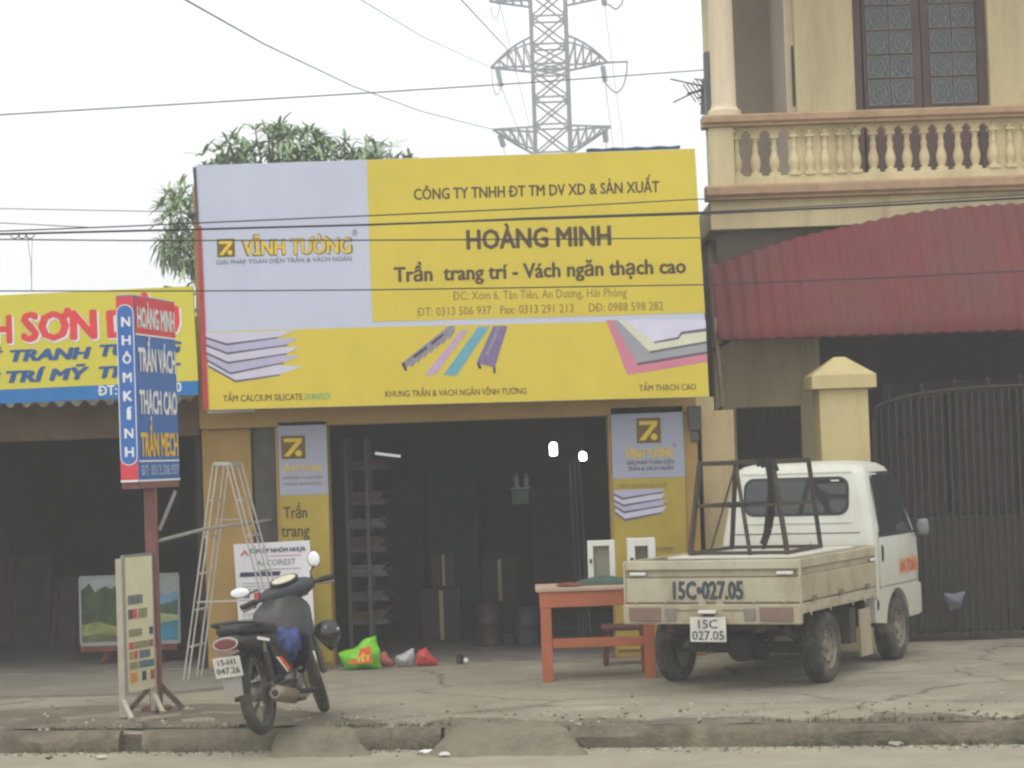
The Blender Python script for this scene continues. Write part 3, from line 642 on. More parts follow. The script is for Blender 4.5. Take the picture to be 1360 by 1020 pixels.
# ------------------------------------------------------------------ advertising box on a post
A = at(184.5, 640, 16.6); B = at(239, 640, 17.45); zb, zt_ = A.z, at(184.5, 391, 16.6).z
A = Vector((A.x, A.y, zb)); B = Vector((B.x, B.y, zb)); uu = (B - A).normalized(); FW = (B - A).length; FH = zt_ - zb
nrm = Vector((uu.y, -uu.x, 0)); left = Vector((-.135, .012, 0)); ll = left.normalized(); LN = Vector((0, -1, 0))
base = gp(208, 944)
sgb = M('box_sign_blue', (52, 104, 176), .5, .05, 3, dirt=(80, 110, 160), dirt_amt=.3); sgr = M('box_sign_red', (206, 62, 74), .5, .06, 3); rust = M('red_brown_post', (124, 80, 76), .7, .15, 8, .2, dirt=(96, 72, 62), dirt_amt=.65, dirt_scale=6)
ps = thing('post_sign', 'blue and red box sign on a red brown post in front of the left shop', 'sign', base)
mb = MB(sgb); mb.prism([A, B, B + left, A + left], (0, 0, FH)); mb.build('box', ps, bevel=.006)
up = Vector((0, 0, 1))
def fr(u, v, o=.003): return A + uu * u + up * v + nrm * o          # wide face
def fl(u, v, o=.003): return A + left * (1 - u) + up * v + Vector((-.09, -1, 0)).normalized() * o
yv = lambda y: (640.5 - y) / (640.5 - 391) * FH
mb = MB(sgr); mb.poly([fr(.01, yv(443)), fr(FW - .01, yv(443)), fr(FW - .01, FH - .01), fr(.01, FH - .01)])
mb.poly([fl(0.02, .01), fl(.98, .01), fl(.98, FH - .01), fl(.02, FH - .01)]); mb.build('red_panel', ps)
mb = MB(whitep)
for v in (yv(443.5), yv(613)): mb.poly([fr(.01, v - .006, .004), fr(FW - .01, v - .006, .004), fr(FW - .01, v + .006, .004), fr(.01, v + .006, .004)])
mb.poly([fr(.0, 0, .0035), fr(FW, 0, .0035), fr(FW, .015, .0035), fr(0, .015, .0035)]); mb.poly([fl(0, 0, .0035), fl(1, 0, .0035), fl(1, .015, .0035), fl(0, .015, .0035)])
cap = lambda r, o: [fl(.5 + r * math.cos(t), yv(415) + r * .13 * math.sin(t), o) for t in [k * math.pi / 10 for k in range(11)]] + [fl(.5 - r * math.cos(t), yv(607) - r * .13 * math.sin(t), o) for t in [k * math.pi / 10 for k in range(11)]]
mb.poly(cap(.48, .0045)); mb.build('white_lines', ps)
mb = MB(sgb); mb.poly(cap(.43, .0055)); mb.build('blue_panel', ps)
for (t, y, c, cp, m_) in (('HOÀNG MINH', 434, 0, 27, whitep), ('TRẦN VÁCH', 492, 0, 30, whitep), ('THẠCH CAO', 549, 0, 30, whitep), ('TRẦN MECH', 606, 0, 30, M('sign_gold', (226, 186, 60), .5)), ('ĐT: 0313.506.937', 632, 0, 13, M('pale_blue_letter', (160, 180, 210), .5))):
    text_on(ps, 'lettering', t, fr(.05, yv(y), .0062), uu, up, FW - .09, cp * 16.6 / FPX, m_, .045)
for k, ch in enumerate('NHÔMKÍNH'):
    y = 433 + k * 24.8; wd = (.014, .062)[ch != 'Í']
    text_on(ps, 'lettering', ch, fl(.5 + .05, yv(y), .0068) + Vector((-wd / 2, 0, 0)), (1, 0, 0), up, wd if ch != 'Í' else .03, 12.5 * 16.6 / FPX, whitep, .04)
mid = (A + B) / 2 + left / 2
ptop = Vector((at(203, 655, base.y).x, mid.y - .05, zb - .001))
mb = MB(rust); mb.bar((base.x, base.y, .02), ptop, .088); mb.build('post', ps, bevel=.006)
mb = MB(rust); c0 = (A + left + B) / 2 ; mb.prism([A + up * -.05 + uu * .02, B + up * -.05 - uu * .02, B + left + up * -.05 - uu * .02, A + left + up * -.05 + uu * .02], (0, 0, .048)); mb.build('box_base', ps)
pbr = M('post_brown', (98, 80, 72), .8, .2, 8, .2)
for dx, dy in ((-.19, -.05), (.2, -.03), (.05, -.22), (-.04, .22)):
    mb = MB(pbr); mb.bar((base.x + dx * .15, base.y + dy * .15, .2), (base.x + dx, base.y + dy, .02), .035); mb.build('brace', ps)
mb = MB(rust); mb.box((base.x - .1, base.y - .1, .0), (base.x + .1, base.y + .1, .03)); mb.build('base_plate', ps)
galv = M('galvanised_tube', (158, 158, 152), .5, .12, 8, 0, .3)
mb = MB(galv); mb.tube([at(212, 718, base.y), at(270, 703, 18.2), at(362, 690.5, YF + .04)], .014); mb.build('stay_bar', ps)
mb = MB(galv); mb.tube([at(212, 704, base.y), at(233, 652, 17.1)], .014); mb.build('stay_bar', ps)

# ------------------------------------------------------------------ sample board beside the post
cream_b = M('cream_board', (206, 200, 166), .6, .07, 4, dirt=(176, 166, 132), dirt_amt=.5)
SA = at(171, 920, 16.62); SB = at(206.5, 913, 16.95); su = (SB - SA); su.z = 0; SWd = su.length; su.normalize(); sn = Vector((su.y, -su.x, 0))
SA.z = (SA.z + SB.z) / 2; SH = at(171, 740, 16.62).z - SA.z
st = thing('sample_board', 'tall cream display board with rows of coloured swatches beside the sign post', 'display board', (SA.x, SA.y, 0))
fs_ = lambda u, v, o=.003: SA + su * (u * SWd) + up * (v * SH) + sn * o
mb = MB(cream_b); mb.prism([fs_(0, 0, 0), fs_(1, 0, 0), fs_(1, 1, 0), fs_(0, 1, 0)], -sn * .03); mb.build('board', st)
mb = MB(alu)
for u in (-.03, 1.03): mb.bar(fs_(u, 0, -.015) * 1, fs_(u, 1.0, -.015), .025, .035)
mb.bar(fs_(-.03, 1.005, -.015), fs_(1.03, 1.005, -.015), .03, .02); mb.build('frame', st)
for u in (-.10, 1.06):
    p = fs_(u, 0, -.03); mb = MB(M('pale_post', (172, 162, 146), .8, .15, 6)); mb.bar((p.x, p.y, .015), (p.x, p.y, SA.z + SH * (.99 if u < 0 else .3)), .045); mb.build('leg', st)
    mb = MB(M('pale_post')); mb.bar((p.x, p.y, .14), (p.x + .10, p.y - .22, .02), .03); mb.bar((p.x, p.y, .14), (p.x - .02, p.y + .25, .02), .03); mb.build('foot', st)
sw = {k: M('swatch_' + k, c, .6, .12, 20) for k, c in dict(slate=(104, 112, 116), red=(186, 82, 72), dark=(86, 78, 74), olive=(140, 134, 100), teal=(88, 112, 120), black=(66, 64, 74), orange=(206, 140, 70), tan=(160, 140, 100), green=(90, 112, 84), brown=(150, 88, 74)).items()}
rows = [(300, 52, [('slate', .05, .6)]), (385, 56, [('dark', .05, .2), ('red', .2, .38), ('olive', .42, .76)]), (497, 42, [('olive', .05, .55), ('black', .82, .96)]),
        (572, 40, [('red', .04, .22), ('olive', .24, .78), ('brown', .8, .95)]), (630, 46, [('tan', .05, .2), ('red', .22, .36), ('slate', .42, .84)]),
        (690, 40, [('olive', .05, .36), ('teal', .4, .97)]), (760, 54, [('orange', .06, .34), ('black', .5, .66), ('brown', .82, .97)])]
for cy, hh, items in rows:
    for name, u0, u1 in items:
        mb = MB(sw[name]); k = max(1, round((u1 - u0) / .16))
        for i in range(k):
            a = u0 + (u1 - u0) * i / k + .012; b = u0 + (u1 - u0) * (i + 1) / k - .012; v = 1 - (cy - 45) / 800
            mb.prism([fs_(a, v - hh / 1600, 0), fs_(b, v - hh / 1600, 0), fs_(b, v + hh / 1600, 0), fs_(a, v + hh / 1600, 0)], sn * .006)
        mb.build('swatch', st)


# ------------------------------------------------------------------ stepladder
ald = M('ladder_aluminium', (186, 184, 176), .4, .12, 10, 0, .35, dirt=(130, 122, 108), dirt_amt=.5)
Yn, Yq = 19.2, 19.55
ld = thing('stepladder', 'open aluminium stepladder standing in front of the yellow left wall', 'ladder', (at(310, 700, Yn).x, Yn, 0))
def foot(px, Y): return Vector((at(px, 900, Y).x, Y, .0))
tn, tf = at(0, 616, Yn).z, at(0, 616, Yq).z
Ls = [(at(286, 616, Yn), foot(246, Yn)), (at(301, 616, Yq), foot(264, Yq))]; Rs = [(at(304, 616, Yn), foot(379, Yn)), (at(318, 616, Yq), foot(394, Yq))]
for p, q in Ls + Rs:
    mb = MB(ald); d = (q - p).normalized(); e = d.cross(Vector((0, 1, 0))).normalized()
    for s in (-1, 1): mb.bar(p + e * .019 * s, q + e * .019 * s, .012, .022, up=(0, 1, 0))
    mb.build('rail', ld)
for S in (Ls, Rs):
    for k in range(1, 6):
        t = k / 6; mb = MB(ald); mb.bar(S[0][0].lerp(S[0][1], t), S[1][0].lerp(S[1][1], t), .022, .016); mb.build('rung', ld)
mb = MB(ald); mb.bar(Ls[0][0] + Vector((-.01, 0, 0)), Rs[0][0] + Vector((.01, 0, 0)), .04, .03); mb.bar(Ls[1][0], Rs[1][0] + Vector((.01, 0, 0)), .04, .03); mb.bar(Ls[0][0], Ls[1][0], .03); mb.bar(Rs[0][0], Rs[1][0], .03); mb.build('hinge_cap', ld)
mb = MB(ald); mb.bar(Ls[0][0].lerp(Ls[0][1], .63), Rs[0][0].lerp(Rs[0][1], .63), .015); mb.build('spreader_bar', ld)
mb = MB(ald); mb.bar(Ls[1][0].lerp(Ls[1][1], .26), Rs[1][0].lerp(Rs[1][1], .26) * .55 + Ls[1][0].lerp(Ls[1][1], .26) * .45, .012); mb.build('spreader_bar', ld)

# ------------------------------------------------------------------ white poster board behind the motorbike
Yw = 19.85
po = thing('poster_board', 'white printed poster board leaning on the left pilaster behind the motorbike', 'poster', (at(366, 800, Yw).x, Yw, 0))
mb = MB(M('poster_white', (222, 221, 226), .5, .03)); zg = [(310, 723), (411, 717.5), (421, 886), (321, 888)]
P = [at(x, y, Yw) for x, y in zg]; P[2].z = P[3].z = .02
mb.prism(P, (0, .02, 0)); mb.build('board', po)
W1 = lambda *a, **k: text_px(po, 'lettering', *a, **k)
navy = M('navy_ink', (58, 58, 92), .5, .1); rdk = M('red_ink', (200, 96, 92), .6); gyk = M('grey_ink', (130, 126, 128), .6)
W1('TẤM ỐP NHÔM NHỰA', (331, 735), (406, 731.5), 5.5, Yw, navy, .035); W1('ALCOREST', (341, 752), (393, 749), 7.5, Yw, gyk, .006); 
mb = MB(rdk)
mb.poly([at(x, y, Yw - .004) for x, y in [(319, 738), (325, 730), (331, 738), (328, 738), (325, 734), (322, 738)]])
for y in (736.5, 754): mb.use(rdk if y < 740 else gyk); quad_px(mb, [(358, y + 1.6), (400, y), (400, y + .9), (358, y + 2.5)], Yw - .004)
mb.use(navy)
for x0, x1, y in ((318, 372, 763.5), (320.5, 341, 807)): quad_px(mb, [(x0 + 1.5, y - 3), (x1 + 1, y - 5), (x1 - 1, y + 1), (x0, y + 3)], Yw - .004)
for col, x0, x1, y0, y1 in (((206, 196, 160), 363, 375, 772, 782), ((206, 190, 140), 376, 390, 767, 778), ((206, 74, 76), 337, 351, 786.5, 798), ((72, 92, 150), 338, 350, 826, 834), ((60, 66, 84), 321, 332, 828, 836), ((180, 120, 110), 354, 366, 785, 796), ((80, 90, 120), 323, 331, 787, 794)):
    mb.use(M('print_%d_%d' % (x0, y0), col, .5, .1)); quad_px(mb, [(x0, y0 + .6), (x1, y0), (x1 + .6, y1), (x0 + .6, y1 + .6)], Yw - .004)
mb.use(gyk)
for y in (775, 779, 783, 815, 818, 822, 842, 848, 854, 860): quad_px(mb, [(322, y), (358, y - 1.6), (358, y - .8), (322, y + .8)], Yw - .004)
mb.build('printed_blocks', po)


# ------------------------------------------------------------------ bags and litter in front of the shop
def pillow(mat, quad, Y, th, seed, n=34, amp=.028, mb=None):
    mb = mb or MB(mat); mb.use(mat); vs = []; fs = []
    Qv = [at(x, y, Y) for x, y in quad]
    for side in (-1, 1):
        for i in range(n + 1):
            for k in range(n + 1):
                u, v = i / n, k / n; p = Qv[0].lerp(Qv[1], u).lerp(Qv[3].lerp(Qv[2], u), v)
                b = (math.sin(math.pi * u) * math.sin(math.pi * v)) ** .6
                q = p * 9; j = Vector((noise.noise(q + Vector((seed, 0, 0))), noise.noise(q + Vector((0, seed, 5))), noise.noise(q + Vector((3, 0, seed)))))
                r2 = noise.noise(p * 24 + Vector((seed, side, 1))) * 1.4 + 1.1 * abs(noise.noise(p * 15 + Vector((2, seed, side)))) + .8 * noise.noise(p * 60 + Vector((seed, 1, side)))
                p = p + Vector((0, side * th * b, 0)) + j * amp + Vector((0, side * .35 * amp * r2 * b, 0)); p.z = max(p.z, .006); vs.append(p)
    m = (n + 1) ** 2
    for s in (0, m):
        for i in range(n):
            for k in range(n): a = s + i * (n + 1) + k; fs.append((a, a + n + 1, a + n + 2, a + 1))
    mb.add(vs, fs, True); return mb
grn = M('green_plastic', (116, 196, 44), .45, .15, 5, spec=.5); orr = M('orange_print', (226, 104, 44), .45, .15, 10)
gb = thing('plastic_bag', 'bright green plastic bag with an orange print lying by the left pilaster', 'bag', at(480, 889, 19.95))
pillow(grn, [(450, 868), (501, 843), (506, 887), (459, 890)], 19.95, .10, 3).build('bag_body', gb, sharp=70)
mb = MB(orr); pts = [(461, 881), (476, 871), (478, 862), (492, 858), (494, 880), (474, 882)]
mb.prism([at(x, y, 19.835) for x, y in pts], (0, .01, 0)); mb.build('orange_print', gb)
text_px(gb, 'lettering', 'TẾT', (474, 880), (492, 877), 7, 19.832, M('pale_yellow_ink', (236, 206, 90), .5), .05)

pillow(M('red_plastic', (190, 70, 62), .4, .15, 6), [(554, 862), (568, 860), (581, 884), (551, 885)], 20.0, .07, 11).build('x')
tag(bpy.data.objects['x'], 'small red plastic bag on the ground in front of the dark shop', 'bag'); bpy.data.objects['x'].name = 'plastic_bag'
o = pillow(M('clear_plastic', (168, 168, 172), .3, .15, 9), [(528, 870), (549, 863), (551, 886), (526, 887)], 20.05, .06, 17).build('plastic_bag'); tag(o, 'crumpled greyish clear plastic bag beside the red bag', 'bag')
o = pillow(M('faded_red_plastic', (176, 96, 90), .5, .2, 9), [(504, 866), (511, 865), (524, 884), (504, 886)], 20.1, .05, 23).build('plastic_bag'); tag(o, 'small faded red rag bag between the green bag and the clear bag', 'bag')
p = at(611, 885, 20.1); mb = MB(M('black_plastic')); mb.lathe([(.001, 0), (.028, 0), (.03, .07), (.02, .085), (.001, .085)], (p.x, p.y, .005), n=12); tag(mb.build('tin_can'), 'small black can on the ground at the shop entrance', 'can')
p = at(619, 885, 20.1); mb = MB(wht); mb.ball((p.x, p.y, .03), (.025, .025, .027)); tag(mb.build('paper_ball'), 'small white crumpled paper ball beside the black can', 'litter')
lit = [(1142, 982, 'white paper scrap lying against the right kerb', (214, 212, 204)), (590, 999, 'pale paper scrap in the gutter by the middle ramp', (200, 198, 188)), (567, 996, 'small white plastic scrap in the gutter left of the middle ramp', (218, 218, 214)), (65, 1003, 'small dark stone chip in the gutter at the far left', (84, 78, 70)), (135, 1003, 'pale stone chip in the gutter below the left kerb', (190, 184, 170)), (1190, 985, 'grey stone chip in the gutter below the truck', (150, 146, 136))]
for k, (x, y, lab, c) in enumerate(lit):
    p = gp(x, y, -.10); mb = MB(M('litter_%d' % k, c, .7, .15, 20)); s = .018 + .008 * (k % 3); rings = []
    mb.ball((p.x, p.y, -.115), (s * 1.7, s, s * .55), 9, 6)
    for v in mb.v: v += Vector((noise.noise(v * 30), noise.noise(v * 31 + Vector((5, 0, 0))), noise.noise(v * 29))) * s * .4
    tag(mb.build('litter' if k < 3 else 'stone'), lab, 'litter' if k < 3 else 'stone')

# ------------------------------------------------------------------ orange work table and the things on it
orw = M('orange_table_paint', (170, 94, 62), .55, .14, 4, .15, dirt=(150, 92, 66), dirt_amt=.5, dirt_scale=5); dusty = M('dusty_table_top', (176, 152, 130), .8, .15, 6)
Yt = 18.25; xl, xr2 = at(712, 800, Yt).x, at(873, 800, Yt).x; zt = at(760, 782, Yt).z; Yk = 18.85
tb = thing('work_table', 'sturdy orange painted work table standing beside the truck', 'table', ((xl + xr2) / 2, 18.5, 0))
mb = MB(dusty); mb.box((xl - .0, Yt - .03, zt - .02), (xr2, Yk + .03, zt + .012)); mb.build('table_top', tb, bevel=.006)
mb = MB(orw); mb.box((xl + .03, Yt - .012, zt - .145), (xr2 - .02, Yt + .02, zt - .0205)); mb.box((xl + .03, Yk - .02, zt - .145), (xr2 - .02, Yk + .012, zt - .0205)); mb.box((xl + .03, Yt + .023, zt - .145), (xl + .06, Yk - .023, zt - .0205)); mb.build('apron', tb, bevel=.004)
for x in (xl + .035, xr2 - .115):
    for y in (Yt - .01, Yk - .08): mb = MB(orw); mb.box((x, y + .002, 0), (x + .085, y + .087, zt - .146)); mb.build('leg', tb, bevel=.006)
mb = MB(orw); z = at(800, 853, Yt).z; mb.box((xl + .121, Yt + .01, z - .038), (xr2 - .116, Yt + .05, z + .038)); mb.build('stretcher', tb, bevel=.005)
mb = MB(orw); mb.box((xl + .05, Yt + .08, z - .16), (xl + .09, Yk - .085, z - .08)); mb.build('stretcher', tb, bevel=.005)
def frame_box(px0, px1, py0, Y, th, lab, dep, zb):
    a, b = at(px0, py0, Y), at(px1, py0, Y); t = thing('window_sample', lab, 'frame', ((a.x + b.x) / 2, Y, zb)); z1 = a.z; mb = MB(wht)
    mb.box((a.x, Y, zb), (a.x + th, Y + dep, z1)); mb.box((b.x - th, Y, zb), (b.x, Y + dep, z1)); mb.box((a.x + th, Y + .001, z1 - th), (b.x - th, Y + dep - .001, z1 - .001)); mb.box((a.x + th, Y + .001, zb), (b.x - th, Y + dep - .001, zb + th))
    mb.build('frame', t, bevel=.004)
    mb = MB(M('sample_glass', (134, 132, 112), .15, .05)); mb.box((a.x + th, Y + dep * .6, zb + th), (b.x - th, Y + dep * .6 + .008, z1 - th)); mb.build('pane', t)
    mb = MB(grey); mb.box((a.x + th * .3, Y - .012, zb + (z1 - zb) * .48), (a.x + th * .75, Y, zb + (z1 - zb) * .58)); mb.build('latch', t)
frame_box(780, 816, 718.5, 18.62, .045, 'small white window frame sample on the orange table, its left one', .09, zt + .013)
frame_box(833, 870, 716, 18.45, .06, 'small white window frame sample on the table right behind the truck tailgate', .20, zt + .013)
dgm = M('dark_green_cloth', (62, 84, 74), .8, .2, 8, .2)
mb = MB(dgm); X0, X1 = at(764, 770, 18.4).x, at(840, 770, 18.4).x; n = 24; rings = []
for i in range(n + 1):
    x = X0 + (X1 - X0) * i / n; h = .07 * math.sin(math.pi * (i + .6) / (n + 1.2)) ** .5 * (1 + .25 * noise.noise(Vector((x * 8, 0, 0))))
    rings.append([Vector((x, 18.42 + .07 + .10 * math.cos(t) * (1 + .2 * noise.noise(Vector((x * 6, t, 0)))), zt + .014 + h * max(0, math.sin(t)))) for t in [k * math.pi / 9 for k in range(10)]])
mb.loft(rings); tag(mb.build('folded_cloth', sharp=70), 'dark green folded cloth lying on the orange table', 'cloth')
mb = MB(rw); p = at(756, 780, 18.38); 
mb.ball((p.x, 18.36, zt + .025), (.11, .07, .022), 14, 7)
for v in mb.v: v.z = max(v.z + .012 * noise.noise(v * 14), zt + .0135)
tag(mb.build('rag'), 'reddish brown rag lying on the left end of the orange table', 'rag')
# ================================================================== two-storey house on the right
cream = M('cream_plaster', (205, 190, 149), .75, .07, 1.6, .15, dirt=(158, 140, 108), dirt_amt=.6, dirt_scale=3.2, streak=.16)
tan = M('tan_moulding', (170, 140, 110), .75, .10, 3, .15, dirt=(126, 102, 80), dirt_amt=.6, dirt_scale=5); pale = M('pale_cream_column', (214, 198, 168), .7, .06, 2, dirt=(176, 156, 124), dirt_amt=.5, dirt_scale=5, streak=.15)
brownwall = M('brown_recess_wall', (146, 132, 116), .8, .1, 1.5); dwood = M('dark_wood', (88, 68, 66), .6, .18, 5); iron = M('dark_iron', (46, 38, 32), .7, .2, 8)
YH = 21.4; YW = 22.7; YLW = 22.1
hz = lambda py, px=1100, Y=YH: at(px, py, Y).z
hx = lambda px, py=300, Y=YH: at(px, py, Y).x
house = thing('house', 'two storey cream house with a balustraded balcony and dark wooden balcony door', 'house', (4.5, 21, 0))
XE = 7.6
# lower storey
xl0 = hx(947, 450, YLW); zS = hz(300, 1100)          # underside of the slab
mb = MB(cream)
mb.box((xl0, YLW, 0), (hx(978, 560, YLW), YLW + .2, zS)); mb.box((hx(978, 560, YLW), YLW, at(1000, 541, YLW).z), (hx(1064, 560, YLW), YLW + .2, zS)); mb.box((hx(1064, 560, YLW), YLW + .002, 0), (hx(1092, 560, YLW), YLW + .198, zS))
mb.build('lower_wall', house, bevel=.005)
mb = MB(brownwall); mb.box((xl0 + .002, YLW + .202, 0), (xl0 + .15, 27, zS - .001)); mb.build('side_wall', house)
mb = MB(brownwall); mb.box((XE - .15, YLW, 0), (XE, 27, zS - .001)); mb.build('side_wall', house)
mb = MB(M('soffit_shade_colour', (92, 80, 70), .8, .12, 2)); mb.box((xl0 + .01, YH + .10, zS - .62), (hx(1240), YH + .13, zS - .001)); mb.build('soffit_shade_panel', house)  # added dark panel; its colour stands for the soffit's shade above the awning
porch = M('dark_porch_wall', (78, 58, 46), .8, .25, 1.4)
mb = MB(porch); mb.box((xl0 + .153, 25, 0), (XE - .153, 25.15, zS)); mb.build('porch_wall', house)
for a, b in ((1180, 1262), (1266, 1350)):
    mb = MB(dwood); x0, x1 = at(a, 700, 24.9).x, at(b, 700, 24.9).x; mb.box((x0, 24.94, .02), (x1, 24.997, 2.5))
    for k in range(4):
        for c in range(2): xa = x0 + .05 + c * (x1 - x0) / 2; mb.box((xa, 24.92, .12 + k * .6), (xa + (x1 - x0) / 2 - .1, 24.939, .6 + k * .6))
    mb.build('door', house, bevel=.004)
mb = MB(porch); mb.box((xl0 + .153, 21.9, -.05), (XE - .153, 24.997, .02)); mb.build('porch_floor', house)
# slab, cornice, balustrade
zc0, zc1, zr0, zb1, zh0, zh1 = hz(262), hz(243), hz(236), hz(231), hz(165), hz(149.5)
xL = hx(944); 
mb = MB(cream); mb.box((xL, YH, zS), (XE, 26.9, zc0)); mb.build('balcony_slab', house, bevel=.006)
mb = MB(tan)
prof = [(YH - .10, zc0 + .001), (YH - .10, zc0 + .02), (YH - .14, zc0 + .045), (YH - .14, zc1 - .02), (YH - .11, zc1), (YH + .1, zc1), (YH + .1, zc0 + .001)]
mb.prism([(hx(938), y, z) for y, z in prof], (XE - hx(938), 0, 0)); cor = mb.build('cornice', house, bevel=.004)
mb = MB(tan)
hp = [(YH - .09, zh0), (YH - .09, zh0 + .025), (YH - .12, zh0 + .04), (YH - .12, zh1 - .015), (YH - .10, zh1), (YH + .14, zh1), (YH + .16, zh1 - .02), (YH + .13, zh0)]
mb.prism([(hx(937), y, z) for y, z in hp], (XE - hx(937), 0, 0)); mb.build('handrail', house, bevel=.004)
mb = MB(cream); mb.box((hx(945), YH - .06, zc1 + .001), (hx(978), YH + .14, zh0 - .001)); mb.build('balcony_post', house, bevel=.006)
mb = MB(cream); mb.box((hx(978) + .001, YH - .02, zc1 + .001), (XE, YH + .10, zb1)); mb.build('bottom_rail', house, bevel=.004)
zT = zh0 - .001; Hb = zT - zb1
bprof = [(.052, 0), (.052, .05), (.040, .07), (.034, .10), (.046, .16), (.056, .24), (.058, .30), (.050, .37), (.036, .45), (.030, .52), (.036, .56), (.036, .60), (.028, .62), (.026, .70), (.034, .74), (.034, .78)]
def baluster_mb(x, squash=1.0, y=YH + .04):
    mb = MB(cream); mb.lathe([(r * .86, z * Hb) for r, z in bprof] + [(.03, Hb * .8), (.03, Hb * .9)], (x, y, zb1), n=14); mb.box((x - .05, y - .05, zb1 + .0005), (x + .05, y + .05, zb1 + Hb * .07)); mb.box((x - .042, y - .042, zb1 + Hb * .765), (x + .042, y + .042, zb1 + Hb * .82)); return mb
sp = 22.4
def arch(x0, x1, y0, y1):
    """pierced head between two balusters"""
    pts = []; m = (x0 + x1) / 2; hw = (x1 - x0) / 2; za = zb1 + Hb * .80
    curve = [(-1, 0), (-.8, .2), (-.75, .38), (-.5, .5), (-.42, .66), (-.15, .8), (0, .9), (.15, .8), (.42, .66), (.5, .5), (.75, .38), (.8, .2), (1, 0)]
    mb.prism([(m + hw * u * .72, y0, za + (zT - za) * v * .82) for u, v in curve] + [(x1, y0, za), (x1, y0, zT), (x0, y0, zT), (x0, y0, za)], (0, y1 - y0, 0))
def X(px): return hx(px, 200)
def bay(p0, p1, n, solid):
    global mb
    d = (p1 - p0) / n
    if solid:
        mb = MB(cream); mb.box((X(p0), YH + .03, zb1 + .001), (X(p1), YH + .09, zT - .0015)); mb.build('solid_panel', house)
    mb = MB(cream)
    for k in range(n): arch(X(p0 + d * k), X(p0 + d * (k + 1)), YH + (.008 if solid else .01), YH + (.032 if solid else .08))
    mb.build('arched_band', house)
    for k in range(0 if solid else 0, n + 1): baluster_mb(X(p0 + d * k), y=YH + (.012 if solid else .045)).build('baluster', house)
bay(978.5, 1054, 3, False); bay(1054.5, 1137, 4, True); bay(1138, 1319, 8, False); bay(1320, 1408, 4, True); bay(1409, 1590, 8, False)
# column at the balcony corner
zt7 = 7.4; cx = hx(960, 80)
mb = MB(pale); mb.lathe([(.16, 0), (.16, .05), (.135, .07), (.125, .09), (.118, .12), (.108, zt7 - zh1 - .2), (.15, zt7 - zh1 - .1), (.16, zt7 - zh1)], (cx, YH + .06, zh1 + .001), n=28); mb.build('column', house)
# upper storey walls behind the balcony
zf = zc0 + .001
wxl = hx(1056, 80, YW); d0, d1 = hx(1134, 70, YW), hx(1313, 70, YW); dzt = 7.0
mb = MB(cream)
mb.box((wxl, YW, zf), (d0, YW + .25, zt7)); mb.box((d1, YW, zf), (XE, YW + .25, zt7)); mb.box((d0 + .001, YW + .001, dzt), (d1 - .001, YW + .249, zt7)); mb.build('upper_wall', house, bevel=.005)
mb = MB(brownwall); mb.box((hx(974, 80, 24.8), 24.8, zf), (wxl + .3, 25, zt7)); mb.box((wxl + .002, YW + .252, zf), (wxl + .15, 24.798, zt7)); mb.build('recess_wall', house)
mb = MB(porch); mb.box((wxl + .152, YW + .5, zf), (XE, YW + .6, zt7)); mb.build('backing_panel', house)  # backing added behind the door so no sky leaks through its gaps
mb = MB(M('pale_frame', (196, 178, 150), .6)); mb.box((hx(1046, 80, YW), YW + .05, zf), (wxl - .002, YW + .2, zt7)); mb.use(iron); mb.box((hx(1051, 60, YW), YW + .03, hz(140, 1050, YW)), (hx(1053.5, 60, YW), YW + .048, hz(60, 1050, YW))); mb.build('recess_frame', house)
mb = MB(cream); mb.box((hx(940), YH - .1, zt7 + .002), (XE, 26.9, zt7 + .25)); mb.build('roof', house)
mb = MB(cream); mb.box((xL + .02, YW + .3, zf), (xL + .18, 23.9, zt7)) if False else mb.box((hx(950, 80, 25.3), 25.05, zf), (hx(1000, 80, 25.3), 26.8, zt7)); mb.build('rear_wall', house)
